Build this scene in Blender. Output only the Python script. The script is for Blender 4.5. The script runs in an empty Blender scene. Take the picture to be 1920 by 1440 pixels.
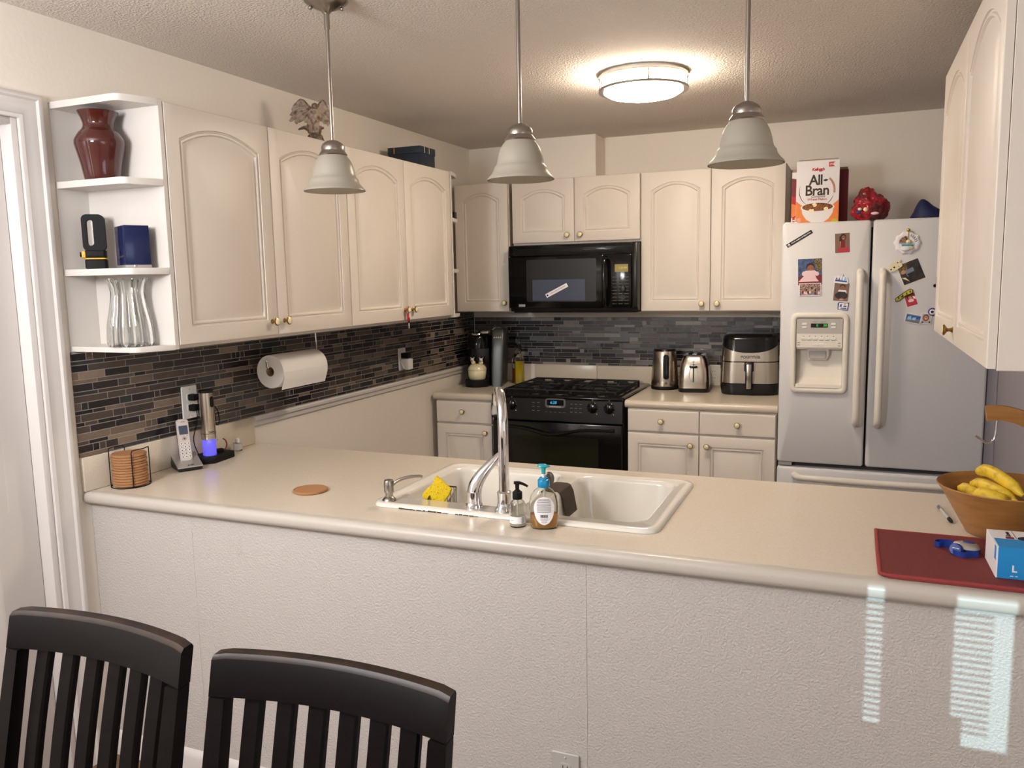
import bpy, bmesh, math, random
from mathutils import Vector, Matrix, Euler
S = bpy.context.scene
COL = S.collection
PI = math.pi
random.seed(7)

# ------------------------------------------------------------------ camera, world, lights, exposure
cam_data = bpy.data.cameras.new('camera')
cam = bpy.data.objects.new('camera', cam_data)
COL.objects.link(cam)
YAW, PITCH, ROLL = 0.396, -0.1299, -0.02
_f = Vector((-math.sin(YAW)*math.cos(PITCH), math.cos(YAW)*math.cos(PITCH), math.sin(PITCH)))
_r0 = Vector((math.cos(YAW), math.sin(YAW), 0))
_u0 = _r0.cross(_f)
_r = _r0*math.cos(ROLL) + _u0*math.sin(ROLL)
_u = -_r0*math.sin(ROLL) + _u0*math.cos(ROLL)
cam.matrix_world = Matrix(((_r.x, _u.x, -_f.x, 2.2852), (_r.y, _u.y, -_f.y, -1.8336), (_r.z, _u.z, -_f.z, 1.5755), (0, 0, 0, 1)))
cam_data.sensor_fit = 'HORIZONTAL'
cam_data.sensor_width = 36.0
cam_data.lens = 1525.09*36.0/1920.0
cam_data.clip_start = 0.02
S.camera = cam

S.view_settings.view_transform = 'Standard'
S.view_settings.look = 'None'
S.view_settings.gamma = 1.0
S.view_settings.use_curve_mapping = False
S.view_settings.exposure = 0.2

world = bpy.data.worlds.new('sky')
S.world = world
world.use_nodes = True
wbg = world.node_tree.nodes['Background']
wbg.inputs[0].default_value = (0.72, 0.83, 1.0, 1)
wbg.inputs[1].default_value = 1.2

def lamp(name, kind, loc, rot, energy, color, **kw):
    d = bpy.data.lights.new(name, kind)
    d.energy = energy; d.color = color
    for k, v in kw.items(): setattr(d, k, v)
    o = bpy.data.objects.new(name, d); COL.objects.link(o)
    o.location = loc; o.rotation_euler = rot
    return o
# daylight through the side window and an added fill lamp over the dining side
lamp('daylight_side_window', 'AREA', (4.02, -2.1, 1.45), (0, PI/2, 0), 7, (0.86, 0.93, 1.0), shape='RECTANGLE', size=1.3, size_y=1.5)
lamp('dining_side_fill', 'POINT', (0.62, -1.62, 1.95), (0, 0, 0), 95, (0.96, 0.96, 1.0), shadow_soft_size=0.22)
# near-level beam added for the wall patches, passing the shaped blind gaps
sun = lamp('sun', 'SUN', (2.5, -6, 0.8), (PI/2-math.radians(0.6), 0, 0), 2.4, (0.58, 0.90, 1.0), angle=math.radians(0.12))

# ------------------------------------------------------------------ materials
def lin(c):
    c = c/255.0
    return c/12.92 if c <= 0.04045 else ((c+0.055)/1.055)**2.4
def rgb(r, g, b): return (lin(r), lin(g), lin(b), 1)
MATS = {}
def mat(name, c, rough=0.5, metal=0.0, spec=0.5, bump=None, noise=None, trans=0.0, ior=1.45, coat=0.0, emit=None, estr=0.0, aniso=0.0, sub=0.0):
    m = bpy.data.materials.new(name); m.use_nodes = True
    nt = m.node_tree; b = nt.nodes['Principled BSDF']
    col = rgb(*c)
    b.inputs['Base Color'].default_value = col
    b.inputs['Roughness'].default_value = rough
    b.inputs['Metallic'].default_value = metal
    b.inputs['Specular IOR Level'].default_value = spec
    b.inputs['Transmission Weight'].default_value = trans
    b.inputs['IOR'].default_value = ior
    b.inputs['Coat Weight'].default_value = coat
    b.inputs['Anisotropic'].default_value = aniso
    if sub: b.inputs['Subsurface Weight'].default_value = sub; b.inputs['Subsurface Radius'].default_value = (.01, .008, .005)
    if emit: b.inputs['Emission Color'].default_value = rgb(*emit); b.inputs['Emission Strength'].default_value = estr
    tc = None
    def coords(scale):
        nonlocal tc
        if tc is None: tc = nt.nodes.new('ShaderNodeTexCoord')
        mp = nt.nodes.new('ShaderNodeMapping'); mp.inputs['Scale'].default_value = scale
        nt.links.new(tc.outputs['Object'], mp.inputs['Vector']); return mp.outputs['Vector']
    if noise:   # (scale xyz, detail, second colour, lo, hi)
        sc, det, c2, lo, hi = noise
        n = nt.nodes.new('ShaderNodeTexNoise'); n.inputs['Scale'].default_value = 1.0; n.inputs['Detail'].default_value = det
        nt.links.new(coords(sc), n.inputs['Vector'])
        r = nt.nodes.new('ShaderNodeValToRGB')
        r.color_ramp.elements[0].position = lo; r.color_ramp.elements[0].color = col
        r.color_ramp.elements[1].position = hi; r.color_ramp.elements[1].color = rgb(*c2)
        nt.links.new(n.outputs['Fac'], r.inputs['Fac']); nt.links.new(r.outputs['Color'], b.inputs['Base Color'])
    if bump:    # (scale xyz, detail, strength, distance)
        sc, det, st, di = bump
        n = nt.nodes.new('ShaderNodeTexNoise'); n.inputs['Scale'].default_value = 1.0; n.inputs['Detail'].default_value = det
        nt.links.new(coords(sc), n.inputs['Vector'])
        bp = nt.nodes.new('ShaderNodeBump'); bp.inputs['Strength'].default_value = st; bp.inputs['Distance'].default_value = di
        nt.links.new(n.outputs['Fac'], bp.inputs['Height']); nt.links.new(bp.outputs['Normal'], b.inputs['Normal'])
    MATS[name] = m
    return m
M = {}
M['wall'] = mat('wall_paint', (236, 228, 216), .55, bump=((60, 60, 60), 3, .15, .004))
M['wallr'] = mat('right_wall_grey', (150, 146, 152), .5, bump=((60, 60, 60), 3, .15, .004))  # greyer and darker than the other walls
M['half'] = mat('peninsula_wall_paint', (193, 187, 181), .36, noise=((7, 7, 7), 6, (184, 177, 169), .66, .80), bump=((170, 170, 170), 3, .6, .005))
M['ceil'] = mat('ceiling_texture', (226, 217, 207), .9, bump=((130, 130, 130), 3, .7, .012))
M['floor'] = mat('floor_wood', (120, 88, 62), .45, noise=((3, 30, 3), 4, (92, 64, 42), .35, .7))
M['trim'] = mat('trim_paint', (216, 211, 206), .35, bump=((25, 25, 2), 3, .12, .004))
M['cab'] = mat('cabinet_thermofoil', (220, 211, 199), .42)
M['cabin'] = mat('cabinet_melamine', (214, 208, 201), .4)
M['counter'] = mat('counter_laminate', (211, 200, 183), .24, noise=((260, 260, 260), 2, (205, 193, 174), .42, .62))
M['nose'] = mat('counter_edge', (190, 183, 173), .34, noise=((90, 400, 400), 3, (150, 130, 112), .70, .76))
M['brass'] = mat('antique_brass', (150, 118, 62), .3, 1)
M['cream'] = mat('cream_porcelain', (232, 221, 180), .2, coat=.4)
M['chrome'] = mat('chrome', (225, 225, 228), .06, 1)
M['nickel'] = mat('brushed_nickel', (164, 158, 150), .28, 1)
M['steel'] = mat('brushed_steel', (198, 188, 174), .27, 1, bump=((900, 900, 6), 2, .06, .001))
M['darksteel'] = mat('dark_steel', (110, 104, 98), .3, 1)
M['black'] = mat('gloss_black', (13, 12, 12), .12)
M['blackm'] = mat('matt_black', (17, 16, 16), .6, spec=.25)
M['blacks'] = mat('satin_black', (17, 16, 16), .3)
M['iron'] = mat('cast_iron', (16, 15, 15), .55, bump=((200, 200, 200), 2, .2, .002))
M['ovenglass'] = mat('oven_glass', (34, 34, 22), .05)
M['grey'] = mat('grey_plastic', (92, 92, 92), .4)
M['greyl'] = mat('light_grey_plastic', (182, 178, 172), .4)
M['silverp'] = mat('silver_plastic', (186, 180, 175), .32, .6)
M['gunmetal'] = mat('gunmetal_plastic', (82, 84, 82), .33, .5)
M['white'] = mat('white_plastic', (232, 230, 226), .35)
M['fridge'] = mat('fridge_enamel', (214, 213, 213), .34, bump=((350, 350, 350), 2, .05, .002))
M['fridgetrim'] = mat('fridge_plastic', (228, 222, 210), .3)
M['gap'] = mat('rubber_gasket', (70, 68, 68), .7)
M['porcelain'] = mat('sink_porcelain', (224, 219, 208), .1, coat=.5)
M['cork'] = mat('cork', (168, 122, 82), .85, noise=((400, 400, 400), 3, (146, 102, 66), .45, .7))
M['paper'] = mat('paper_towel', (238, 235, 230), .95, bump=((300, 300, 300), 2, .15, .002))
M['card'] = mat('cardboard', (165, 140, 112), .9)
M['redvase'] = mat('red_glaze', (72, 27, 22), .09, coat=.5)
M['navy'] = mat('navy_gloss', (22, 32, 72), .18)
M['navyd'] = mat('dark_navy_board', (32, 44, 60), .5)
M['yellow'] = mat('yellow_plastic', (226, 168, 40), .4)
M['sponge'] = mat('yellow_sponge', (222, 192, 34), .95, noise=((170, 170, 170), 2, (166, 132, 14), .60, .68), bump=((170, 170, 170), 2, .8, .006))
M['stone'] = mat('antique_stone', (178, 158, 138), .8, noise=((50, 50, 50), 4, (96, 78, 66), .46, .70), bump=((90, 90, 90), 3, .4, .004))
M['stoned'] = mat('antique_stone_dark', (112, 92, 78), .8, noise=((80, 80, 80), 4, (170, 150, 130), .45, .7), bump=((120, 120, 120), 4, .8, .008))
M['wood_dark'] = mat('espresso_wood', (14, 10, 11), .40, spec=.14, noise=((12, 12, 90), 4, (9, 6, 6), .35, .7))
M['wood_edge'] = mat('brown_espresso_wood', (46, 31, 22), .42, spec=.3, noise=((14, 60, 60), 4, (22, 15, 13), .35, .65))
M['bowl'] = mat('honey_wood', (172, 124, 70), .45, noise=((9, 9, 60), 4, (152, 104, 54), .35, .7))
M['bananas'] = mat('banana_peel', (226, 190, 52), .5, noise=((60, 60, 60), 3, (186, 150, 40), .5, .72))
M['bananat'] = mat('banana_tip', (96, 80, 40), .7)
M['redcloth'] = mat('red_cloth', (142, 56, 54), .9, bump=((500, 500, 20), 2, .4, .002))
M['reddark'] = mat('red_cloth_weave', (112, 44, 42), .92, bump=((700, 700, 700), 2, .6, .002))
M['blue'] = mat('blue_card', (34, 138, 204), .4)
M['whitecard'] = mat('white_card', (226, 222, 222), .45)
M['ribbon'] = mat('blue_ribbon', (24, 54, 138), .45)
M['bluep'] = mat('translucent_blue_plastic', (20, 150, 205), .25, trans=.25)
M['bluet'] = mat('teal_pump_plastic', (64, 190, 205), .22, trans=.35)
M['glass'] = mat('clear_glass', (250, 252, 250), .02, trans=1.0, ior=1.45)
M['plast'] = mat('clear_plastic', (244, 244, 240), .04, trans=1.0, ior=1.3)
M['amber'] = mat('amber_soap', (226, 168, 84), .1, trans=.6, ior=1.33)
M['milky'] = mat('milky_soap', (232, 228, 205), .2, trans=.4, ior=1.33)
M['oil'] = mat('olive_oil', (222, 196, 30), .1, trans=.3, ior=1.4)
M['vinegar'] = mat('amber_vinegar', (170, 92, 18), .1, trans=.3, ior=1.4)
M['label'] = mat('white_label', (236, 234, 236), .5)
M['ink'] = mat('black_ink', (30, 28, 30), .6)
M['inkg'] = mat('grey_ink', (120, 116, 116), .6)
M['bran'] = mat('brown_ink', (58, 42, 32), .55)
M['red'] = mat('red_print', (186, 28, 34), .5)
M['orange'] = mat('orange_print', (226, 130, 62), .5)
M['maroon'] = mat('maroon_print', (120, 30, 38), .5)
M['bagred'] = mat('red_cellophane', (158, 36, 46), .16, bump=((38, 38, 38), 3, .6, .012), noise=((16, 16, 16), 4, (92, 40, 42), .45, .62))
M['bluecap'] = mat('royal_blue_cloth', (22, 32, 74), .6)
M['flake'] = mat('bran_flakes', (150, 96, 56), .8, noise=((220, 220, 220), 3, (96, 56, 30), .4, .65))
M['bananaslice'] = mat('banana_slice', (238, 220, 170), .6)
M['skin'] = mat('printed_skin', (150, 92, 66), .6)
M['skinl'] = mat('printed_light_skin', (196, 140, 110), .6)
M['hair'] = mat('printed_dark_hair', (44, 30, 26), .6)
M['pink'] = mat('printed_pink', (234, 200, 204), .6)
M['photoblue'] = mat('printed_blue_backdrop', (74, 96, 138), .5, noise=((60, 60, 60), 3, (38, 50, 66), .4, .7))
M['photobrown'] = mat('printed_brown_backdrop', (128, 100, 84), .5)
M['photodark'] = mat('printed_dark_room', (58, 52, 48), .35, noise=((40, 40, 40), 3, (30, 26, 26), .4, .7))
M['photoleaf'] = mat('printed_foliage', (150, 120, 70), .5, noise=((220, 220, 220), 3, (50, 52, 40), .42, .58))
M['photocrowd'] = mat('printed_crowd', (190, 160, 146), .5, noise=((260, 260, 260), 3, (72, 50, 48), .42, .6))
M['photored'] = mat('printed_red', (190, 50, 66), .5)
M['photolb'] = mat('printed_pale_blue', (116, 130, 146), .5)
M['magblue'] = mat('magnet_blue', (44, 84, 168), .4)
M['magsky'] = mat('magnet_sky', (150, 196, 232), .4)
M['magyel'] = mat('magnet_yellow', (196, 186, 40), .4)
M['magpurple'] = mat('magnet_violet', (70, 74, 130), .4)
M['wheat'] = mat('wheat_print', (168, 104, 64), .6)
M['grout'] = mat('grout', (158, 150, 142), .85)
M['green_led'] = mat('green_led', (20, 60, 20), .4, emit=(70, 230, 80), estr=.55)
M['cyan_led'] = mat('cyan_led', (10, 60, 70), .4, emit=(50, 190, 235), estr=.7)
M['amber_lcd'] = mat('amber_display', (120, 104, 34), .3, emit=(150, 126, 30), estr=.22)
M['amber_txt'] = mat('amber_digits', (150, 140, 80), .3, emit=(210, 190, 110), estr=.5)
M['violet'] = mat('violet_lit_plastic', (150, 146, 225), .1, trans=.65, emit=(116, 106, 245), estr=.26)
M['violetc'] = mat('violet_light', (120, 130, 255), .3, emit=(130, 150, 255), estr=2.2)
M['screen'] = mat('grey_blue_screen', (66, 74, 92), .2)
M['phonesil'] = mat('phone_silver', (206, 196, 190), .35, .25)
M['lampwhite'] = mat('lamp_diffuser', (255, 250, 240), .5, emit=(255, 236, 214), estr=58)
M['seam'] = mat('dark_caulk', (62, 50, 42), .8)
M['copper'] = mat('dusty_seashell', (188, 150, 126), .5)
M['gold'] = mat('gold_ball', (190, 160, 60), .25, .8)

def frosted():
    m = bpy.data.materials.new('frosted_glass'); m.use_nodes = True
    nt = m.node_tree; nt.nodes.clear()
    out = nt.nodes.new('ShaderNodeOutputMaterial')
    d = nt.nodes.new('ShaderNodeBsdfDiffuse'); d.inputs[0].default_value = rgb(208, 203, 190)
    t = nt.nodes.new('ShaderNodeBsdfTranslucent'); t.inputs[0].default_value = rgb(220, 214, 198)
    g = nt.nodes.new('ShaderNodeBsdfGlossy'); g.inputs[0].default_value = (1, 1, 1, 1); g.inputs['Roughness'].default_value = .32
    a = nt.nodes.new('ShaderNodeMixShader'); a.inputs[0].default_value = .5
    b = nt.nodes.new('ShaderNodeMixShader'); b.inputs[0].default_value = .07
    nt.links.new(d.outputs[0], a.inputs[1]); nt.links.new(t.outputs[0], a.inputs[2])
    nt.links.new(a.outputs[0], b.inputs[1]); nt.links.new(g.outputs[0], b.inputs[2]); nt.links.new(b.outputs[0], out.inputs[0])
    return m
M['frost'] = frosted()

def tilemat():
    m = bpy.data.materials.new('mosaic_tile'); m.use_nodes = True
    nt = m.node_tree; b = nt.nodes['Principled BSDF']
    a = nt.nodes.new('ShaderNodeAttribute'); a.attribute_name = 'tile_colour'
    tc = nt.nodes.new('ShaderNodeTexCoord')
    n = nt.nodes.new('ShaderNodeTexNoise'); n.inputs['Scale'].default_value = 60; n.inputs['Detail'].default_value = 3
    nt.links.new(tc.outputs['Object'], n.inputs['Vector'])
    mx = nt.nodes.new('ShaderNodeMix'); mx.data_type = 'RGBA'; mx.blend_type = 'MULTIPLY'; mx.inputs[0].default_value = .35
    nt.links.new(a.outputs['Color'], mx.inputs[6]); nt.links.new(n.outputs['Fac'], mx.inputs[7])
    nt.links.new(mx.outputs[2], b.inputs['Base Color'])
    b.inputs['Roughness'].default_value = .26
    b.inputs['Coat Weight'].default_value = .15
    return m
M['tile'] = tilemat()

# ------------------------------------------------------------------ mesh helpers
def rr(x0, y0, x1, y1, r, n=5):
    """rounded rectangle, counter-clockwise list of 2D points"""
    pts = []
    r = min(r, (x1-x0)/2-1e-5, (y1-y0)/2-1e-5)
    for cx, cy, a0 in ((x1-r, y0+r, -PI/2), (x1-r, y1-r, 0), (x0+r, y1-r, PI/2), (x0+r, y0+r, PI)):
        for i in range(n+1):
            a = a0 + (PI/2)*i/n
            pts.append((cx+r*math.cos(a), cy+r*math.sin(a)))
    return pts
def circ(cx, cy, r, n=32, ry=None):
    ry = r if ry is None else ry
    return [(cx+r*math.cos(2*PI*i/n), cy+ry*math.sin(2*PI*i/n)) for i in range(n)]
XZ = Matrix(((1, 0, 0, 0), (0, 0, 1, 0), (0, 1, 0, 0), (0, 0, 0, 1)))      # 2D (a,b),h -> x=a, y=h, z=b (mirrors)
FRONT = Matrix(((1, 0, 0, 0), (0, 0, -1, 0), (0, 1, 0, 0), (0, 0, 0, 1)))  # 2D on a face looking towards -y; +h comes out towards -y
RIGHTF = Matrix(((0, 0, 1, 0), (1, 0, 0, 0), (0, 1, 0, 0), (0, 0, 0, 1)))  # 2D on a face looking towards +x; a -> +y, b -> z
def T(x, y, z): return Matrix.Translation((x, y, z))
def RZ(a): return Matrix.Rotation(a, 4, 'Z')
def RX(a): return Matrix.Rotation(a, 4, 'X')
def RY(a): return Matrix.Rotation(a, 4, 'Y')

def spline(pts, n=8):
    """Catmull-Rom through 3D points"""
    P = [Vector(p) for p in pts]
    out = []
    for i in range(len(P)-1):
        p0 = P[i-1] if i else P[0]*2-P[1]
        p1, p2 = P[i], P[i+1]
        p3 = P[i+2] if i+2 < len(P) else P[-1]*2-P[-2]
        for k in range(n):
            t = k/n
            out.append(0.5*((2*p1)+(-p0+p2)*t+(2*p0-5*p1+4*p2-p3)*t*t+(-p0+3*p1-3*p2+p3)*t**3))
    out.append(P[-1])
    return out

class MB:
    def __init__(s): s.bm = bmesh.new(); s.mats = []
    def mi(s, m):
        if m not in s.mats: s.mats.append(m)
        return s.mats.index(m)
    def _take(s, b2, m, mx=None):
        i = s.mi(m); vm = {}
        for v in b2.verts: vm[v] = s.bm.verts.new(mx @ v.co if mx else v.co)
        for f in b2.faces:
            try: nf = s.bm.faces.new([vm[v] for v in f.verts]); nf.material_index = i
            except ValueError: pass
        b2.free()
        return s
    def box(s, x0, y0, z0, x1, y1, z1, m, bev=0.0, seg=2, mx=None):
        b = bmesh.new()
        bmesh.ops.create_cube(b, size=1, matrix=T((x0+x1)/2, (y0+y1)/2, (z0+z1)/2) @ Matrix.Diagonal((abs(x1-x0), abs(y1-y0), abs(z1-z0), 1)))
        if bev > 0:
            bev = min(bev, .49*min(abs(x1-x0), abs(y1-y0), abs(z1-z0)))
            bmesh.ops.bevel(b, geom=b.edges[:], offset=bev, segments=seg, profile=.5, affect='EDGES')
        return s._take(b, m, mx)
    def loft(s, loops, m, c0=True, c1=True, closed=True, mx=None):
        """loops: lists of 3D points, all the same length"""
        i = s.mi(m)
        L = [[s.bm.verts.new((mx @ Vector(p)) if mx else p) for p in lp] for lp in loops]
        n = len(L[0])
        for a, b in zip(L[:-1], L[1:]):
            for k in range(n if closed else n-1):
                k2 = (k+1) % n
                try: f = s.bm.faces.new((a[k], a[k2], b[k2], b[k])); f.material_index = i
                except ValueError: pass
        for c, lp in ((c0, L[0]), (c1, L[-1])):
            if c and closed:
                try: f = s.bm.faces.new(lp); f.material_index = i
                except ValueError: pass
        return s
    def lathe(s, prof, m, seg=40, mx=None, flute=0, fl_amt=0.0, fl_n=999):
        """prof: list of (r, z) bottom to top or along the outline"""
        loops = []
        for q, (r, z) in enumerate(prof):
            r = max(r, 1e-5); am = fl_amt if flute and q < fl_n else 0
            R = [r*(1+am*(abs(math.cos(flute*PI*k/seg))-.6)) for k in range(seg)]
            loops.append([(R[k]*math.cos(2*PI*k/seg), R[k]*math.sin(2*PI*k/seg), z) for k in range(seg)])
        return s.loft(loops, m, mx=mx)
    def prism(s, poly, h0, h1, m, bev=0.0, mx=None):
        if bev:
            cx = sum(p[0] for p in poly)/len(poly); cy = sum(p[1] for p in poly)/len(poly)
            w = max(max(abs(p[0]-cx), abs(p[1]-cy)) for p in poly)
            k = max(0, 1-bev/w)
            ins = [(cx+(x-cx)*k, cy+(y-cy)*k) for x, y in poly]
            lp = [[(x, y, h0) for x, y in ins], [(x, y, h0+bev) for x, y in poly], [(x, y, h1-bev) for x, y in poly], [(x, y, h1) for x, y in ins]]
        else: lp = [[(x, y, h0) for x, y in poly], [(x, y, h1) for x, y in poly]]
        return s.loft(lp, m, mx=mx)
    def tube(s, pts, r, m, seg=10, mx=None, caps=True, flat=1.0):
        P = [Vector(p) for p in pts]
        R = r if isinstance(r, (list, tuple)) else [r]*len(P)
        if len(R) != len(P):
            Q = []
            for i in range(len(P)):
                u = i*(len(R)-1)/(len(P)-1); k = min(int(u), len(R)-2); Q.append(R[k]+(R[k+1]-R[k])*(u-k))
            R = Q
        t0 = (P[1]-P[0]).normalized()
        up = Vector((0, 0, 1)) if abs(t0.z) < .9 else Vector((0, 1, 0))
        n = (up - t0*up.dot(t0)).normalized()
        loops = []
        for i, p in enumerate(P):
            t = (P[min(i+1, len(P)-1)]-P[max(i-1, 0)]).normalized()
            n = (n - t*n.dot(t)).normalized(); b = t.cross(n)
            loops.append([p+(n*math.cos(2*PI*k/seg)*flat+b*math.sin(2*PI*k/seg))*R[i] for k in range(seg)])
        return s.loft(loops, m, c0=caps, c1=caps, mx=mx)
    def ball(s, c, r, m, seg=20, mx=None):
        r = (r, r, r) if isinstance(r, (int, float)) else r
        b = bmesh.new()
        bmesh.ops.create_uvsphere(b, u_segments=seg, v_segments=max(8, seg*2//3), radius=1, matrix=T(*c) @ Matrix.Diagonal((r[0], r[1], r[2], 1)))
        return s._take(b, m, mx)
    def holed(s, outer, holes, h, m, mx=None):
        """flat face with holes at height h"""
        b = bmesh.new(); es = []
        for lp in [outer]+holes:
            vs = [b.verts.new((x, y, h)) for x, y in lp]
            es += [b.edges.new((vs[i], vs[(i+1) % len(vs)])) for i in range(len(vs))]
        bmesh.ops.triangle_fill(b, use_beauty=True, use_dissolve=False, edges=es, normal=(0, 0, 1))
        return s._take(b, m, mx)
    def build(s, name, parent=None, loc=None, rotz=0.0, smooth=35, mods=()):
        bmesh.ops.remove_doubles(s.bm, verts=s.bm.verts[:], dist=1e-6)
        bmesh.ops.recalc_face_normals(s.bm, faces=s.bm.faces[:])
        me = bpy.data.meshes.new(name); s.bm.to_mesh(me); s.bm.free()
        for m in s.mats: me.materials.append(m)
        if smooth:
            me.polygons.foreach_set('use_smooth', [True]*len(me.polygons))
            me.set_sharp_from_angle(angle=math.radians(smooth))
        o = bpy.data.objects.new(name, me); COL.objects.link(o)
        if parent: o.parent = parent
        if loc: o.location = loc
        if rotz: o.rotation_euler = (0, 0, rotz)
        return o

def tag(o, label=None, cat=None, group=None, kind=None):
    if label: o['label'] = label
    if cat: o['category'] = cat
    if group: o['group'] = group
    if kind: o['kind'] = kind
    return o
def thing(name, label, cat, loc=(0, 0, 0), rotz=0.0, group=None):
    o = bpy.data.objects.new(name, None); COL.objects.link(o)
    o.empty_display_size = .05
    o.location = loc; o.rotation_euler = (0, 0, rotz)
    return tag(o, label, cat, group)
def struct(o): o['kind'] = 'structure'; return o
def copy_tree(o, parent=None):
    c = o.copy(); COL.objects.link(c)
    if parent: c.parent = parent
    for ch in list(o.children): copy_tree(ch, c)
    return c
def text(body, size, m, mx, parent=None, name='lettering', bold=0.0, depth=.0002, shear=0.0, spacing=1.0, align='CENTER', xs=1.0):
    cu = bpy.data.curves.new(name, 'FONT'); cu.body = body; cu.size = size; cu.extrude = depth; cu.offset = bold
    cu.align_x = align; cu.align_y = 'CENTER'; cu.shear = shear; cu.space_character = spacing; cu.resolution_u = 3
    tmp = bpy.data.objects.new(name, cu); COL.objects.link(tmp)
    bpy.context.view_layer.update()
    me = bpy.data.meshes.new_from_object(tmp.evaluated_get(bpy.context.evaluated_depsgraph_get()))
    bpy.data.objects.remove(tmp); bpy.data.curves.remove(cu)
    me.transform(mx @ Matrix.Diagonal((xs, 1, 1, 1)))
    me.materials.clear(); me.materials.append(m)
    for p in me.polygons: p.material_index = 0
    me.name = name
    o = bpy.data.objects.new(name, me); COL.objects.link(o)
    if parent: o.parent = parent
    return o
TF = RX(PI/2)                              # text facing -y
TR = RZ(PI/2) @ RX(PI/2)                   # text facing +x
# ------------------------------------------------------------------ the room
YB = 3.001      # back wall
ZC = 0.914      # worktop
ZCE = 2.391     # ceiling
XR = 2.90       # right wall
b = MB(); b.box(-.9, -4.1, -.1, 4.1, YB+.1, 0, M['floor']); struct(b.build('floor', smooth=0))
b = MB(); b.box(-.12, -4.1, ZCE, 4.1, YB+.1, ZCE+.1, M['ceil']); struct(b.build('ceiling', smooth=0))
b = MB()
b.box(-.12, -.103, 0, 0, YB, ZCE, M['wall']); b.box(-.12, -.92, 2.07, 0, -.103, ZCE, M['wall']); b.box(-.12, -4.0, 0, 0, -.92, ZCE, M['wall'])
struct(b.build('wall_left', smooth=0))
b = MB(); b.box(-.12, YB, 0, 3.0, YB+.1, ZCE, M['wall']); b.box(.45, 2.83, 2.137, .89, YB, ZCE, M['wall'], .004)
struct(b.build('wall_back', smooth=0))
b = MB(); b.box(XR, 0, 0, XR+.1, YB, ZCE, M['wallr']); struct(b.build('wall_right', smooth=0))
b = MB(); b.box(XR+.1, 0, 0, 4.1, .1, ZCE, M['wall']); struct(b.build('wall_front', smooth=0))
b = MB()
b.box(4.0, -4.0, 0, 4.1, -2.85, ZCE, M['wall']); b.box(4.0, -1.35, 0, 4.1, 0, ZCE, M['wall'])
b.box(4.0, -2.85, 0, 4.1, -1.35, .8, M['wall']); b.box(4.0, -2.85, 2.1, 4.1, -1.35, ZCE, M['wall'])
struct(b.build('wall_side', smooth=0))
b = MB()
b.box(-.12, -4.1, 0, 2.2, -4.0, ZCE, M['wall']); b.box(2.9, -4.1, 0, 4.1, -4.0, ZCE, M['wall'])
b.box(2.2, -4.1, 0, 2.9, -4.0, .55, M['wall']); b.box(2.2, -4.1, 1.9, 2.9, -4.0, ZCE, M['wall'])
struct(b.build('wall_rear', smooth=0))
# window frames
def window_frame(name, x0, x1, z0, z1, mx):
    b = MB(); w = .05
    for q in ((x0-w, z0-w, x1+w, z0), (x0-w, z1, x1+w, z1+w), (x0-w, z0, x0, z1), (x1, z0, x1+w, z1)):
        b.prism([(q[0], q[1]), (q[2], q[1]), (q[2], q[3]), (q[0], q[3])], 0, .02, M['trim'], mx=mx)
    return struct(b.build(name, smooth=0))
window_frame('window_1', -2.85, -1.35, .8, 2.1, T(4.0, 0, 0) @ RZ(PI) @ RIGHTF @ Matrix.Diagonal((-1, 1, 1, 1)))
window_frame('window_2', 2.2, 2.9, .55, 1.9, T(0, -4.0, 0) @ RZ(PI) @ FRONT @ Matrix.Diagonal((-1, 1, 1, 1)))  # unseen window, placed where the beam reaches the peninsula wall
# unseen blind, its low gaps and strips shaped to cast the striped light patches
bl = thing('beam_shaping_blind', 'unseen white blind on the rear window, gaps shaped to cast light patches', 'blind', (2.55, -4.05, .55))
b = MB(); b.box(-.35, 0, .40, .35, .012, 1.35, M['white'])
b.box(-.35, 0, 0, -.213, .012, .40, M['white']); b.box(-.180, 0, 0, -.043, .012, .40, M['white']); b.box(.065, 0, 0, .35, .012, .40, M['white'])
b.build('blind_mask', bl, smooth=0)
b = MB()
for k in range(19):
    z = .085+k*.0145
    b.box(-.213, .004, z, -.180, .010, z+.0075, M['white'])
b.box(-.213, 0, 0, -.18, .012, .075, M['white'])
b.build('beam_slats', bl, smooth=0)
b = MB()
for k in range(19):
    z = .085+k*.0145
    b.box(-.043, .004, z, .03, .010, z+.0055, M['white'])
b.box(-.043, 0, 0, .065, .012, .055, M['white']); b.box(-.043, 0, .05, -.02, .012, .12, M['white'])
b.build('beam_slats', bl, smooth=0)

# door casing, jamb and door on the left wall
b = MB()
def casing(prof, path, m):
    """sweep a casing profile [(across, out)] along mitred corners in the wall plane x=0; path of (y, z, ny, nz)"""
    loops = []
    for (y, z, sy, sz) in path:
        loops.append([(o, y+a*sy, z+a*sz) for a, o in prof])
    b.loft(loops, m)
prof = [(0, .001), (0, .010), (.004, .012), (.010, .0145), (.016, .0125), (.034, .013), (.046, .0165), (.054, .017), (.060, .0225), (.068, .0235), (.074, .021), (.078, .001)]
casing(prof, [(-.105, 0, 1, 0), (-.105, 2.07, 1, 1), (-.93, 2.07, -1, 1), (-.93, 0, -1, 0)], M['trim'])
struct(b.build('trim_1'))
b = MB()
b.box(-.12, -.125, 0, -.0005, -.1035, 2.07, M['trim'], .002); b.box(-.12, -.92, 2.05, -.0005, -.125, 2.0695, M['trim'], .002); b.box(-.12, -.9195, 0, -.0005, -.90, 2.05, M['trim'], .002)
struct(b.build('trim_2'))
d = MB()
W, H = .78, 2.04
d.box(-.085, -.898, .008, -.048, -.127, 2.047, M['trim'], .002)
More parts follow.
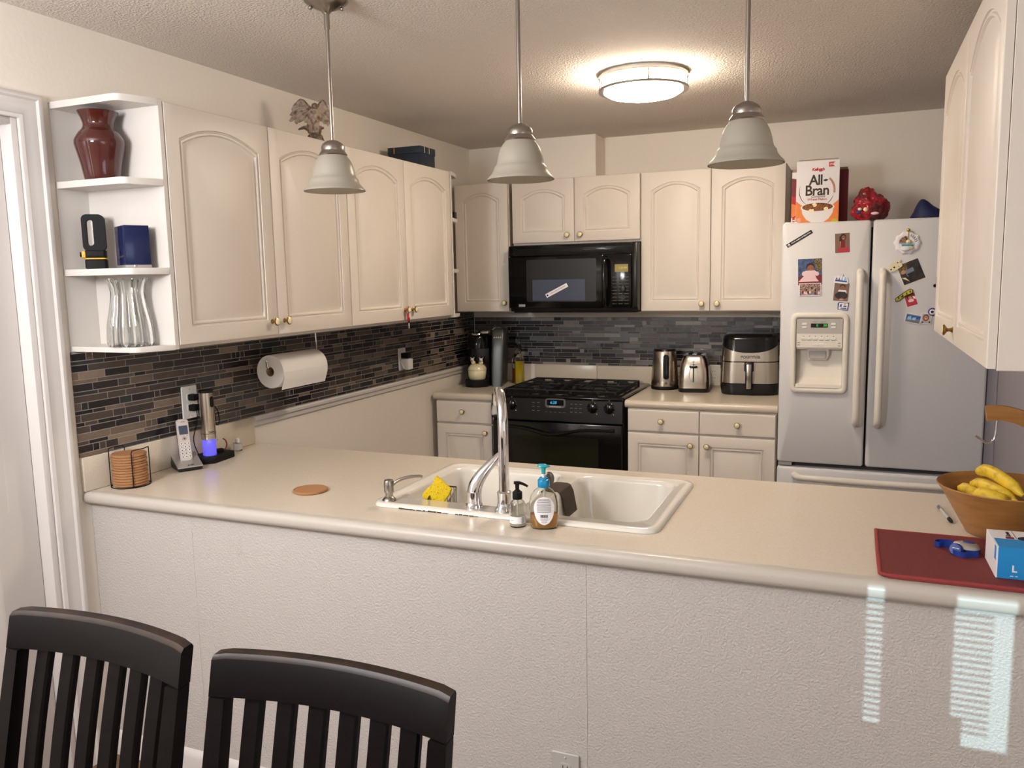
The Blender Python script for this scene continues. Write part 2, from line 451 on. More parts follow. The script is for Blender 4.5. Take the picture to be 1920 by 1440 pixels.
for z0, z1 in ((.20, .78), (.90, 1.52), (1.62, 1.93)):
    for y0, y1 in ((-.80, -.53), (-.47, -.215)):
        o = rr(y0, z0, y1, z1, .004, 1); i = rr(y0+.02, z0+.02, y1-.02, z1-.02, .004, 1); c = rr(y0+.05, z0+.05, y1-.05, z1-.05, .004, 1)
        d.loft([[(-.0478, a, q) for a, q in o], [(-.0535, a, q) for a, q in i], [(-.0465, a, q) for a, q in c]], M['trim'], c0=False)
dr = struct(d.build('door_1'))
d = MB(); d.lathe([(.026, 0), (.026, .008), (.01, .012), (.01, .04), (.024, .05), (.026, .062), (.018, .072), (.0001, .074)], M['nickel'], 24, T(-.048, -.84, .96) @ RY(PI/2)); d.build('door_knob', dr)

# half wall of the peninsula: three boards with fine joints
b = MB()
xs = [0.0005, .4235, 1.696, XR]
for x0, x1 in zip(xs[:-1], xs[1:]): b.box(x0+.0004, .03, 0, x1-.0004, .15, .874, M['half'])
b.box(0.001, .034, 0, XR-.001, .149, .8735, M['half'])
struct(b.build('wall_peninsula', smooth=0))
b = MB(); b.loft([[(x, .0295, 0), (x, .018, 0), (x, .018, .06), (x, .021, .072), (x, .025, .078), (x, .0295, .085)] for x in (.002, XR-.002)], M['trim'])
struct(b.build('baseboard_peninsula'))
b = MB(); b.box(2.8575, 2.325, 0, XR-.0005, 2.42, 1.80, M['wallr'], .002); struct(b.build('trim_4', smooth=0))
# ledge rail along the left wall beyond the worktop
b = MB(); b.loft([[(.0005, y, .985), (.010, y, .985), (.012, y, 1.003), (.020, y, 1.008), (.022, y, 1.020), (.018, y, 1.026), (.0005, y, 1.027)] for y in (.823, YB-.002)], M['trim'])
struct(b.build('trim_3'))

# ------------------------------------------------------------------ mosaic tiles
def mosaic(name, length, z0, z1, seed, pal, label, loc, rotz, gain):
    rnd = random.Random(seed); bm = bmesh.new(); lay = bm.loops.layers.color.new('tile_colour'); g = .0022
    def tile(x0, za, x1, zb, c, h=.0045):
        e = .0008
        vs = [bm.verts.new(p) for p in ((x0, 0, za), (x1, 0, za), (x1, 0, zb), (x0, 0, zb), (x0, -h+e, za), (x1, -h+e, za), (x1, -h+e, zb), (x0, -h+e, zb), (x0+e, -h, za+e), (x1-e, -h, za+e), (x1-e, -h, zb-e), (x0+e, -h, zb-e))]
        for q in ((0, 1, 5, 4), (1, 2, 6, 5), (2, 3, 7, 6), (3, 0, 4, 7), (4, 5, 9, 8), (5, 6, 10, 9), (6, 7, 11, 10), (7, 4, 8, 11), (8, 9, 10, 11)):
            f = bm.faces.new([vs[k] for k in q])
            for l in f.loops: l[lay] = c
    z = z0; row = 0
    while z < z1-.004:
        h = (.0135, .0250, .0135, .0250, .0225)[row % 5]; zt = min(z+h, z1)
        x = -rnd.uniform(0, .08)
        while x < length:
            w = rnd.choice((.025, .05, .075, .10, .10, .125, .15)) if h > .02 else rnd.choice((.05, .075, .10, .125, .15))
            c = rnd.choice(pal); k = rnd.uniform(1.35, 1.75)*gain
            xa, xb = max(x, 0), min(x+w-g, length)
            if xb-xa > .004: tile(xa, z, xb, zt-g, (lin(c[0])*k, lin(c[1])*k, lin(c[2])*k, 1))
            x += w
        z = zt; row += 1
    # grout bed
    vs = [bm.verts.new(p) for p in ((0, -.0038, z0), (length, -.0038, z0), (length, -.0038, z1), (0, -.0038, z1))]
    f = bm.faces.new(vs); f.material_index = 1
    for l in f.loops: l[lay] = (.2, .19, .18, 1)
    bmesh.ops.recalc_face_normals(bm, faces=bm.faces[:])
    me = bpy.data.meshes.new(name); bm.to_mesh(me); bm.free(); me.materials.append(M['tile']); me.materials.append(M['grout'])
    o = bpy.data.objects.new(name, me); COL.objects.link(o); o.location = loc; o.rotation_euler = (0, 0, rotz)
    return tag(o, label, 'backsplash')
pal = [(124, 116, 110), (112, 105, 100), (132, 124, 116), (104, 96, 92), (76, 72, 75), (66, 65, 70), (92, 85, 82), (86, 88, 90), (70, 66, 68), (102, 96, 93)]
mosaic('tile_backsplash', YB-.003, 1.0275, 1.369, 3, pal, 'grey mosaic strip tiles on the long left wall behind the paper towel', (.0005, .001, 0), PI/2, 1.5)
pal2 = [(116, 117, 118), (102, 102, 104), (136, 134, 132), (92, 94, 96), (72, 72, 76), (66, 66, 70), (112, 108, 108), (80, 80, 85)]
mosaic('tile_backsplash', 1.955, 1.0275, 1.325, 5, pal2, 'grey mosaic strip tiles on the back wall behind the stove', (.01, YB-.0005, 0), 0, 1.65)

# ------------------------------------------------------------------ cabinets
def door_loop(w, h, ins, rise, y, n=14, side=None):
    """outline inset by ins; arched top when rise>0"""
    x0, x1, z0 = ins, w-ins, ins
    zs = h-ins-rise
    pts = [(x0, y, z0), (x1, y, z0)]
    for i in range(n+1):
        a = i/n; x = x1+(x0-x1)*a
        pts.append((x, y, zs+rise*(1-(2*a-1)**2)))
    return pts
def door_mesh(w, h, rise, m, t=.019, frame=.055):
    n = 14; b = MB()
    def rect(ins, y): return door_loop(w, h, ins, 0, y, n)
    lp = [rect(0, t), rect(0, .003), rect(.0015, .0008), rect(.0035, 0)]
    if rise is not None:
        hs = .05 if rise else 0
        def arch(ins, y): return door_loop(w, h, ins, (rise*(1 - .6*(ins-frame)/(w/2))) if rise else 0, y, n)
        fr = frame
        lp += [arch(fr, 0), arch(fr+.002, .005), arch(fr+.006, .006), arch(fr+.009, .0018), arch(fr+.014, .0018), arch(fr+.018, .0085), arch(fr+.023, .0085), arch(fr+.044, .0012)]
    else:
        lp += [rect(.012, 0)]
    b.loft(lp, m)
    return b
def knob_mesh():
    b = MB()
    b.lathe([(.0085, 0), (.0085, .002), (.006, .004), (.0045, .010), (.006, .015), (.0135, .0195), (.0155, .022), (.0150, .0250), (.0128, .0262)], M['brass'], 24, FRONT)
    b.lathe([(.0128, .0255), (.0124, .0268), (.008, .0292), (.0001, .030)], M['cream'], 24, FRONT)
    return b
_kn = None
def knob(parent, x, z, y=0):
    global _kn
    if _kn is None:
        o = knob_mesh().build('knob', parent); _kn = o.data
    else:
        o = bpy.data.objects.new('knob', _kn); COL.objects.link(o); o.parent = parent
    o.location = (x, y, z)
    return o
def cabinet(label, w, h, dep, doors, loc, rotz, rise=.13, knobs=(), name='wall_cabinet', cat='cabinet', drawers=(), group=None, bottom_gap=0.0):
    """local frame: front face of the carcass at y=0 looking to -y; doors = [(x0,z0,x1,z1,knob x,knob z)]"""
    t = thing(name, label, cat, loc, rotz, group)
    b = MB(); b.box(0, 0, 0, w, dep, h, M['cab'], .0015, 1); b.build('body', t, smooth=0)
    for x0, z0, x1, z1, kx, kz in doors:
        d = door_mesh(x1-x0, z1-z0, rise, M['cab']).build('door', t, (x0, -.0205, z0), smooth=25)
        if kx is not None: knob(d, kx-x0, kz-z0)
    for x0, z0, x1, z1, kx, kz in drawers:
        d = door_mesh(x1-x0, z1-z0, None, M['cab']).build('drawer', t, (x0, -.0205, z0), smooth=25)
        if kx is not None: knob(d, kx-x0, kz-z0)
    return t
g = .0015
ZU, HU = 1.372, .763
# left wall, two double units
for y0, y1, lab in ((.135, 1.107, 'white wall cabinet with two arched doors, the first beyond the red vase shelf'), (1.107, 2.065, 'white wall cabinet with two arched doors, with a red key tag hanging from a knob')):
    w = y1-y0; m_ = w/2
    cabinet(lab, w-.001, HU, .305, [(g+(.02 if y0 < .2 else 0)*0, .012, m_-g, HU-.004, m_-.035, .062), (m_+g, .012, w-g-.001, HU-.004, m_+.035, .062)], (.3062, y0, ZU), PI/2, rise=.047, group=None)
# back wall
cabinet('narrow white wall cabinet in the back left corner, left of the microwave', .352, .765, .300, [(.004, .004, .350, .761, .325, .055)], (.042, YB-.3055, ZU), 0, rise=.042)
cabinet('short white double cabinet above the black microwave', .769, .374, .305, [(.003, .012, .384, .370, .347, .05), (.387, .012, .767, .370, .425, .05)], (.420, YB-.3062, 1.763), 0, rise=.042)
cabinet('tall white double wall cabinet between the microwave and the fridge', .763, HU, .305, [(.003, .004, .381, HU-.003, .340, .043), (.384, .004, .761, HU-.003, .422, .043)], (1.1915, YB-.3062, ZU), 0, rise=.045)
# right wall unit (seen edge on)
cabinet('white wall cabinet on the right wall with its smooth side towards the dining room', 1.225, .87, .322, [(.615, .004, 1.223, .866, None, None), (.003, .004, .611, .866, .578, .045)], (2.576, 1.385, 1.357), -PI/2, rise=.075)
# base units
bw = .764
cabinet('white base cabinet with two drawers and two doors between stove and fridge', bw, .770, .60, [(.004, .02, bw/2-.002, .640, bw/2-.042, .588), (bw/2+.002, .02, bw-.004, .640, bw/2+.042, .588)], (1.1935, YB-.6155, .102), 0, rise=0, name='base_cabinet', drawers=[(.004, .650, bw/2-.002, .765, .185, .708), (bw/2+.002, .650, bw-.004, .765, .575, .708)])
cabinet('narrow white base cabinet with one drawer and one door left of the stove', .362, .770, .60, [(.004, .02, .358, .632, .322, .59)], (.040, YB-.6155, .102), 0, rise=0, name='base_cabinet', drawers=[(.004, .642, .358, .765, .178, .708)])
# toe kicks
for x0, x1, lab in ((1.1935, 1.957, 'recessed plinth under the base cabinet beside the fridge'), (.04, .402, 'recessed plinth under the narrow base cabinet left of the stove')):
    b = MB(); b.box(x0, YB-.55, 0, x1, YB-.02, .1015, M['cab']); tag(b.build('plinth', smooth=0), lab, 'plinth')

# open corner shelves at both ends of the left run
def corner_shelf(loc, mirror, label, L=.132):
    t = thing('corner_shelf', label, 'shelf', loc)
    s = -1 if mirror else 1
    def Pp(a, y): return (a, y*s)
    def poly(r):
        pts = [(0.002, .002), (.262, .002)]
        for k in range(6):
            a = -PI/2+k/5*(PI/2*.72); pts.append((.262+.028*math.cos(a), .030+.028*math.sin(a)))
        pts += [(.3255, L-.026), (.3255, L-.018), (.002, L-.018)]
        return [(x, (y*s)) for x, y in pts]
    b = MB(); b.box(.001, (L-.0175)*s, 0, .3255, (L-.001)*s, HU, M['cabin'], .001, 1); b.build('side_panel', t, smooth=0)
    b = MB(); b.box(.0008, .002*s, -.02, .0045, (L-.018)*s, HU, M['cabin']); b.build('back_panel', t, smooth=0)
    for z in (-.001, .236, .504, .743):
        b = MB(); b.prism(poly(.03), z, z+.02 if z > 0 else z+.016, M['cabin'], .0012); b.build('shelf', t)
    return t
corner_shelf((0, .002, ZU), False, 'open white corner shelf with the red vase, lantern and glass vase')
corner_shelf((0, 2.238, ZU), True, 'open white corner shelf at the far end of the left cabinets', .170)

# ------------------------------------------------------------------ worktops
def nose_profile(y0, y1, z1, t=.04, r=.017, n=6):
    """rolled front edge: (y,z) from lower back to top back; front towards -y"""
    pts = [(y1, z1-t), (y0+r, z1-t)]
    for k in range(n+1):
        a = -PI/2-k/n*PI/2; pts.append((y0+r+r*math.cos(a), z1-t+r+r*math.sin(a)))
    for k in range(n+1):
        a = PI-k/n*PI/2; pts.append((y0+r+r*math.cos(a), z1-r+r*math.sin(a)))
    pts.append((y1, z1))
    return pts
# peninsula
SX0, SY0, SX1, SY1 = .985, .163, 1.845, .722      # sink outer rim
t = thing('worktop', 'long cream laminate worktop on the peninsula around the sink', 'worktop', (0, 0, 0))
b = MB()
pr = nose_profile(0, .036, ZC); b.loft([[(x, y, z) for y, z in pr] for x in (.004, XR-.002)], M['nose'])
b.build('front_edge', t, smooth=40)
b = MB(); z0, z1 = ZC-.04, ZC
hx0, hy0, hx1, hy1 = SX0+.02, SY0+.02, SX1-.02, SY1-.02
b.loft([[(x, y, z0) for x, y in ((.001, .0361), (XR-.002, .0361), (XR-.002, .821), (.001, .821))], [(x, y, z0) for x, y in ((hx0, hy0), (hx1, hy0), (hx1, hy1), (hx0, hy1))], [(x, y, z1) for x, y in ((hx0, hy0), (hx1, hy0), (hx1, hy1), (hx0, hy1))], [(x, y, z1) for x, y in ((.001, .0361), (XR-.002, .0361), (XR-.002, .821), (.001, .821))], [(x, y, z0) for x, y in ((.001, .0361), (XR-.002, .0361), (XR-.002, .821), (.001, .821))]], M['counter'], c0=False, c1=False)
b.build('top', t, smooth=0)
b = MB(); b.box(.0068, .001, ZC+.0005, .016, .821, 1.0262, M['counter'], .003); b.box(.0008, .001, ZC+.0005, .0072, .03, 1.0262, M['counter']); tag(b.build('upstand'), 'cream upstand strip along the left wall behind the coasters and phone', 'upstand')
# left of the stove
t = thing('worktop', 'short cream worktop left of the stove under the coffee maker', 'worktop', (0, YB-.638, 0))
b = MB(); pr = nose_profile(0, .05, ZC); b.loft([[(x, y, z) for y, z in pr] for x in (.024, .408)], M['counter']); b.box(.024, .05, ZC-.04, .408, .636, ZC, M['counter']); b.build('top', t, smooth=40)
# right of the stove, its upstand also runs behind the stove
t = thing('worktop', 'cream worktop under the kettle, toaster and air fryer', 'worktop', (0, YB-.638, 0))
b = MB(); pr = nose_profile(0, .05, ZC); b.loft([[(x, y, z) for y, z in pr] for x in (1.181, 1.961)], M['counter']); b.box(1.181, .05, ZC-.04, 1.961, .636, ZC, M['counter']); b.build('top', t, smooth=40)
y_ = YB-.638; b = MB(); b.box(.43, YB-.0115, ZC+.0005, .84, YB-.0008, 1.0262, M['counter'], .002); b.box(.8412, YB-.0115, ZC+.0005, 1.961, YB-.0008, 1.0262, M['counter'], .002); tag(b.build('upstand'), 'cream upstand strip on the back wall behind the stove and toaster', 'upstand')

# ------------------------------------------------------------------ sink
def sink():
    t = thing('kitchen_sink', 'white double bowl sink set into the peninsula worktop', 'sink', (SX0, SY0, ZC))
    w, d = SX1-SX0, SY1-SY0
    b = MB()
    hz = .012
    def L(pts, z): return [(x, y, z) for x, y in pts]
    n = 6
    out = [L(rr(0, 0, w, d, .045, n), .0005), L(rr(.001, .001, w-.001, d-.001, .045, n), .006), L(rr(.006, .006, w-.006, d-.006, .042, n), .0105), L(rr(.014, .014, w-.014, d-.014, .036, n), hz), L(rr(.026, .026, w-.026, d-.026, .03, n), hz-.001), L(rr(.030, .030, w-.030, d-.030, .028, n), hz-.003)]
    b.loft(out, M['porcelain'], c0=False, c1=False)
    basins = [(.045, .085, .445, d-.04), (.487, .06, w-.045, d-.04)]
    hz2 = hz-.003
    b.holed(rr(.030, .030, w-.030, d-.030, .028, n), [rr(*q, .06, n) for q in basins], hz2, M['porcelain'])
    for q in basins:
        x0, y0, x1, y1 = q; lp = []
        for ins, z in ((0, hz2), (.003, hz2-.001), (.008, hz2-.006), (.011, hz2-.014), (.024, -.15), (.034, -.172), (.055, -.182)):
            lp.append(L(rr(x0+ins, y0+ins, x1-ins, y1-ins, max(.06-ins*.3, .03), n), z))
        b.loft(lp, M['porcelain'], c0=False, c1=True)
    b.build('bowl', t, smooth=50)
    for q in basins:
        b = MB(); b.lathe([(.045, -.181), (.043, -.178), (.03, -.180), (.0001, -.181)], M['chrome'], 24, T((q[0]+q[2])/2, (q[1]+q[3])/2, 0)); b.build('drain', t)
    b = MB()
    rnd = random.Random(2); x = .10
    while x < .36:
        l = rnd.uniform(.002, .018); b.box(x, -.0010, .0002, x+l, .0006, .0012+rnd.uniform(0, .0026), M['seam']); x += l+(rnd.uniform(.0, .003) if rnd.random() < .75 else rnd.uniform(.008, .03))
    b.build('worn_caulk', t, smooth=0)
    return t
sink()
# ------------------------------------------------------------------ stove
def stove():
    X0, W = .4115, .765; Y0 = YB-.655
    t = thing('stove', 'black slide-in gas stove with a 6:28 clock under the microwave', 'stove', (X0, Y0, 0))
    b = MB(); b.box(.002, .035, .02, W-.002, .62, .905, M['black'], .003); b.build('body', t)
    b = MB(); b.prism(rr(-.004, .012, W+.004, .623, .012), .9165, .928, M['black'], .003); b.box(.05, .06, .927, W-.05, .585, .9285, M['blackm']); b.build('cooktop', t)
    # sloped control panel
    b = MB()
    b.loft([[(x, -.012, .790), (x, .036, .790), (x, .036, .926), (x, .014, .926), (x, -.002, .905)] for x in (.002, W-.002)], M['blacks'])
    b.box(.001, -.004, .913, W-.001, .03, .921, M['black'], .003)
    cp = b.build('control_panel', t, smooth=25)
    pm = T(0, -.0068, .8475) @ RX(-math.atan2(.010, .115)) # panel plane, x along the panel, z up
    b = MB(); b.prism(rr(.325, .012, .445, .064, .016), 0, .005, M['grey'], .002, mx=pm @ FRONT)
    b.prism(rr(.336, .026, .434, .057, .004), .0048, .0056, M['black'], mx=pm @ FRONT); b.build('clock_frame', t)
    text('6:28', .022, M['cyan_led'], pm @ T(.374, -.0062, .041) @ TF, t, 'clock_digits', bold=.0004, shear=.15)
    b = MB(); b.box(.35, -.0058, .0165, .42, -.0046, .0205, M['greyl'], mx=pm); b.build('name_plate', t, smooth=0)
    b = MB()
    for gx in (.255, .285):
        for gz in (-.008, .014, .036): b.box(gx-.008, -.0006, gz, gx+.008, .0002, gz+.0025, M['inkg'], mx=pm)
    for gx in (.478, .503, .53):
        for gz in (-.008, .014, .036): b.box(gx-.007, -.0006, gz, gx+.007, .0002, gz+.0025, M['inkg'], mx=pm)
    for k in range(5): b.box(.325+k*.026, -.0006, -.012, .339+k*.026, .0002, -.0105, M['inkg'], mx=pm)
    b.build('key_marks', t, smooth=0)
    for kx in (.045, .125, .597, .690):
        b = MB()
        k = pm @ T(kx, 0, .022) @ FRONT
        b.lathe([(.031, .0005), (.030, .002), (.0275, .003), (.025, .004), (.024, .016), (.0235, .019), (.0205, .0205), (.0001, .021)], M['black'], 32, k)
        b.box(-.005, -.0235, .018, .005, .0235, .029, M['black'], .003, mx=k)
        for a in range(0, 300, 30): b.ball((.0275*math.sin(math.radians(a-150)), .0275*math.cos(math.radians(a-150)), .0033), .0011, M['greyl'], 6, mx=k)
        b.ball((0, .041, .001), .0022, M['white'], 8, mx=k); b.ball((.025, -.033, .001), .0032, M['greyl'], 8, mx=k)
        b.build('burner_knob', t)
    # oven door with bowed handle and window
    d = MB(); d.box(.006, -.008, .225, W-.006, .034, .778, M['black'], .006)
    d.prism(rr(.125, .39, .63, .70, .012), .0078, .0086, M['ovenglass'], mx=FRONT)
    dr = d.build('oven_door', t)
    h = MB()
    pts = []
    for k in range(25):
        u = k/24; x = .05+u*(W-.10); pts.append((x, -.040, .752-.036*math.exp(-((u-.47)/.19)**2)))
    h.tube(pts, .013, M['blacks'], 10, flat=.6)
    for x in (.055, W-.055): h.box(x-.012, -.04, .742, x+.012, -.006, .762, M['blacks'], .004)
    h.build('handle', dr)
    d = MB(); d.box(.006, -.006, .055, W-.006, .034, .216, M['black'], .006); d.build('bottom_drawer', t)
    for fx in (.05, W-.05):
        for fy in (.07, .58):
            d = MB(); d.lathe([(.018, 0), (.018, .004), (.01, .006), (.01, .021)], M['blackm'], 16, T(fx, fy, 0)); d.build('foot', t)
    for bx, by, r in ((.20, .19, .045), (.565, .19, .052), (.20, .45, .040), (.565, .45, .045), (.383, .32, .035)):
        d = MB(); d.lathe([(r+.016, .928), (r+.012, .933), (r, .934), (r-.003, .944), (r-.012, .947), (.0001, .947)], M['blacks'], 32, T(bx, by, 0)); d.build('burner', t)
    for x0, x1 in ((.058, .312), (.318, .448), (.454, .707)):
        d = MB(); y0, y1 = .065, .58; z = .951; r = .0065
        def bar(p, q): d.box(min(p[0], q[0])-r*.8, min(p[1], q[1])-r*.8, z-.010, max(p[0], q[0])+r*.8, max(p[1], q[1])+r*.8, z, M['iron'], .003)
        bar((x0, y0), (x1, y0)); bar((x0, y1), (x1, y1)); bar((x0, y0), (x0, y1)); bar((x1, y0), (x1, y1)); bar((x0, (y0+y1)/2), (x1, (y0+y1)/2))
        xm = (x0+x1)/2
        for ya, yb in ((y0, y0+.075), (y0+.175, y0+.335), (y1-.075, y1)): bar((xm, ya), (xm, yb))
        if x1-x0 > .2:
            for yc in (.19, .45):
                bar((x0, yc), (x0+.075, yc)); bar((x1-.075, yc), (x1, yc))
                for sx in (-1, 1):   # raised fingers towards the burner
                    d.tube(spline([(xm+sx*.10, yc, z-.004), (xm+sx*.07, yc, z+.006), (xm+sx*.03, yc, z+.001)], 4), .006, M['iron'], 6)
        else:
            d.tube(spline([(xm, .12, z-.004), (xm, .22, z+.008), (xm, .32, z+.014), (xm, .42, z+.008), (xm, .52, z-.004)], 5), .008, M['iron'], 6)
        for cx in (x0, x1):
            for cy in (y0, y1): d.box(cx-.006, cy-.006, .9275, cx+.006, cy+.006, z-.004, M['iron'], .002)
        d.build('grate', t)
stove()

# ------------------------------------------------------------------ microwave
def microwave():
    X0, W = .423, .772; ZB, H = 1.374, .386; Y0 = YB-.397
    t = thing('microwave', 'black over-the-range microwave with a white sticker on its window', 'microwave', (X0, Y0, ZB))
    b = MB(); b.box(.004, .012, .004, W-.004, .394, H-.003, M['blacks'], .004); b.box(.02, .02, -.004, W-.02, .38, .006, M['blackm'], .003); b.build('body', t)
    b = MB()
    for k in range(9): b.box(.03, -.004+.0009*k, H-.060+k*.006, W-.03, .01, H-.056+k*.006, M['blackm'])
    b.box(.002, .002, H-.064, W-.002, .014, H-.003, M['black'], .004); b.build('vent_grille', t)
    d = MB(); d.box(.002, -.010, .022, .575, .013, H-.066, M['black'], .008)
    d.prism(rr(.115, .06, .535, H-.085, .01), .0096, .0104, M['blacks'], mx=FRONT)
    d.prism(rr(.152, .066, .47, .186, .004), .0102, .0108, M['screen'], mx=FRONT)
    dr = d.build('door', t)
    h = MB(); h.tube(spline([(.590, -.010, .300), (.590, -.036, .285), (.590, -.046, .18), (.590, -.036, .06), (.590, -.010, .038)], 6), .013, M['black'], 12, flat=1.0); h.build('handle', dr)
    b = MB(); b.prism(rr(.065, .032, .105, .046, .001), .0104, .0118, M['silverp'], .0004, mx=FRONT); b.build('badge', dr)
    b = MB(); b.box(.578, -.008, .022, W-.036, .013, H-.066, M['black'], .006); b.box(W-.034, -.004, .02, W-.002, .013, H-.003, M['blacks'], .008); b.build('control_panel', t)
    b = MB(); b.prism(rr(.642, .222, .718, .264, .002), .0078, .0088, M['amber_lcd'], mx=FRONT); b.build('display', t)
    text('1:29 PM', .015, M['amber_txt'], T(.688, -.0092, .243) @ TF, t, 'display_digits')
    b = MB()
    for k in range(9):
        for x in (.628, .662, .696):
            b.box(x, -.0088, .045+k*.0185, x+.025, -.0076, .0472+k*.0185, M['grey'])
    b.build('key_marks', t, smooth=0)
    b = MB(); b.lathe([(.016, 0), (.015, .012), (.013, .014), (.0001, .0145)], M['black'], 24, T(.690, -.0078, .128) @ FRONT); b.build('dial', t)
    # sticker on the door
    st = thing('sticker', 'white strip sticker slanting across the black microwave window', 'sticker', (X0+.300, Y0-.0108, ZB+.124))
    m_ = RY(-math.radians(26))
    b = MB(); b.box(-.072, -.0005, -.0115, .072, 0, .0115, M['label'], mx=m_); b.prism(circ(-.062, 0, .0055, 16), .0004, .0007, M['ink'], mx=m_ @ FRONT); b.build('strip', st, smooth=0)
    text('TOTAL HUMAN OPTIMIZATION', .0085, M['ink'], m_ @ T(.007, -.0008, 0) @ TF, st, xs=.86)
microwave()

# ------------------------------------------------------------------ fridge
def fridge():
    X0, W = 1.9665, .888; Y0 = 2.3055; H = 1.806; D = YB-.012-Y0
    t = thing('fridge', 'white french door fridge with a water dispenser and photos on its doors', 'fridge', (X0, Y0, 0))
    b = MB(); b.box(.004, .062, .03, W-.004, D, H-.012, M['fridge'], .004); b.box(.02, .058, .05, W-.02, .064, H-.03, M['gap']); b.build('body', t)
    # left door with the dispenser recess
    xa, xb = .0015, .391; za, zb = .648, H
    rx0, rx1, rz0, rz1 = .076, .284, .372, .71-.002      # relative to door bottom
    n = 5
    def R3(r, y): return [(p[0], y, p[1]) for p in r]
    def door(x0, x1, name, hole=None):
        w, h = x1-x0, zb-za; b = MB()
        o = lambda i, r=.012: rr(i, i, w-i, h-i, r, n)
        if hole:
            hx0, hz0, hx1, hz1 = hole; q = rr(hx0, hz0, hx1, hz1, .012, n)
            lp = [R3(o(0), .055), R3(o(0), .012), R3(o(.003), .004), R3(o(.010), 0), R3(q, 0), R3(q, .05)]
            b.loft(lp, M['fridge'], c0=True, c1=True)
        else:
            b.loft([R3(o(0), .055), R3(o(0), .012), R3(o(.003), .004), R3(o(.010), 0)], M['fridge'])
        return b.build(name, t, (x0, 0, za), smooth=40)
    dl = door(xa, xb, 'door', (rx0, rz0, rx1, rz1))
    drr = door(.4005, W-.0005, 'door')
    def handle(par, x):
        b = MB(); z0, z1 = .85-za, 1.575-za
        b.tube(spline([(x, .002, z0+.004), (x, -.022, z0+.012), (x, -.050, z0+.06), (x, -.056, (z0+z1)/2), (x, -.050, z1-.06), (x, -.022, z1-.012), (x, .002, z1-.004)], 8), .0165, M['fridgetrim'], 14)
        b.build('handle', par, smooth=60)
    handle(dl, .352-xa); handle(drr, .446-.4005)
    # dispenser
    ds = bpy.data.objects.new('water_dispenser', None); ds.empty_display_size = .03; COL.objects.link(ds); ds.parent = t; ds.location = (xa, 0, za)
    b = MB()
    q = lambda i, r: rr(rx0-i, rz0-i, rx1+i, rz1+i, r, n)
    fx = lambda r, y: [(p[0], y, p[1]) for p in r]
    b.loft([fx(q(.026, .03), .001), fx(q(.025, .03), -.008), fx(q(.020, .026), -.014), fx(q(.006, .016), -.015), fx(q(.001, .012), -.010), fx(q(.0005, .012), .049)], M['fridgetrim'], c0=False, c1=False)
    b.build('frame', ds, smooth=50)
    b = MB()
    prof = [(.0485, rz1-.12), (.046, rz0+.12), (.036, rz0+.05), (.012, rz0+.022), (-.006, rz0+.018), (-.008, rz0+.002)]
    b.loft([[(x, y, z) for y, z in prof] for x in [rx0+.001+(rx1-rx0-.002)*k/8 for k in range(9)]], M['fridgetrim'], closed=False, c0=False, c1=False)
    b.build('alcove', ds, smooth=60)
    b = MB(); b.prism(rr(rx0+.001, .566, rx1-.001, rz1-.001, .006), -.0045, .009, M['greyl'], .001, mx=FRONT); b.prism(rr(rx0+.003, .568, rx1-.003, .634, .002), .0088, .0096, M['fridgetrim'], mx=FRONT)
    b.box(rx0+.003, -.0045, .56, rx1-.003, .046, .567, M['fridgetrim']); b.build('control_panel', ds)
    b = MB(); b.prism(rr(.141, .664, .216, .683, .001), .0088, .0102, M['black'], mx=FRONT); b.build('display', ds)
    text('0', .017, M['green_led'], T(.170, -.0106, .6735) @ TF, ds, 'display_digits', bold=.0003)
    text('38', .017, M['green_led'], T(.204, -.0106, .6735) @ TF, ds, 'display_digits', bold=.0003)
    for bx, bz, bw_, bh in ((.112, .681, .022, .011), (.112, .665, .022, .011), (.241, .681, .022, .011), (.241, .665, .022, .011), (.110, .612, .024, .010), (.136, .612, .024, .010), (.162, .612, .024, .010), (.190, .612, .022, .012), (.216, .612, .022, .012), (.243, .612, .024, .012), (.164, .583, .024, .011), (.192, .583, .022, .011)):
        b = MB(); b.prism(rr(bx-bw_/2, bz-bh/2, bx+bw_/2, bz+bh/2, .004), .0085, .0116, M['white'], .0008, mx=FRONT); b.build('button', ds)
    b = MB()
    for bx in (.110, .136, .162, .190, .216, .243):
        b.box(bx-.009, -.0101, .6015, bx+.009, -.0094, .6032, M['inkg']); b.box(bx-.002, -.0101, .6205, bx+.002, -.0094, .6235, M['ink'])
    for bx, bz in ((.088, .591), (.269, .591), (.088, .580), (.269, .577)): b.box(bx-.006, -.0101, bz-.001, bx+.006, -.0094, bz+.001, M['ink'])
    for bx in (.160, .196): b.box(bx-.011, -.0101, .6895, bx+.011, -.0094, .6910, M['inkg'])
    b.build('key_marks', ds, smooth=0)
    b = MB(); b.prism([(.122, .562), (.226, .562), (.226, .53), (.214, .505), (.134, .505), (.122, .53)], -.044, -.022, M['fridgetrim'], .004, mx=FRONT); b.prism(rr(.135, .512, .213, .55, .006), -.022, -.016, M['greyl'], .003, mx=FRONT); b.build('paddle', ds)
    # drawer
    b = MB(); r0 = lambda i, y: [(p[0], y, p[1]) for p in rr(i, .09+i, W-i, .625-i, .012, n)]
    b.loft([r0(.0015, .055), r0(.0015, .012), r0(.004, .004), r0(.010, 0)], M['fridge']); dw = b.build('freezer_drawer', t, smooth=40)
    b = MB(); zh = .585
    b.tube(spline([(.085, .003, zh), (.095, -.022, zh), (.15, -.048, zh), (W/2, -.060, zh), (W-.15, -.048, zh), (W-.095, -.022, zh), (W-.085, .003, zh)], 8), .0165, M['fridgetrim'], 14); b.build('handle', dw, smooth=60)
    b = MB(); b.box(.006, .02, .628, .07, .06, .645, M['greyl'], .002); b.build('hinge_cover', t)
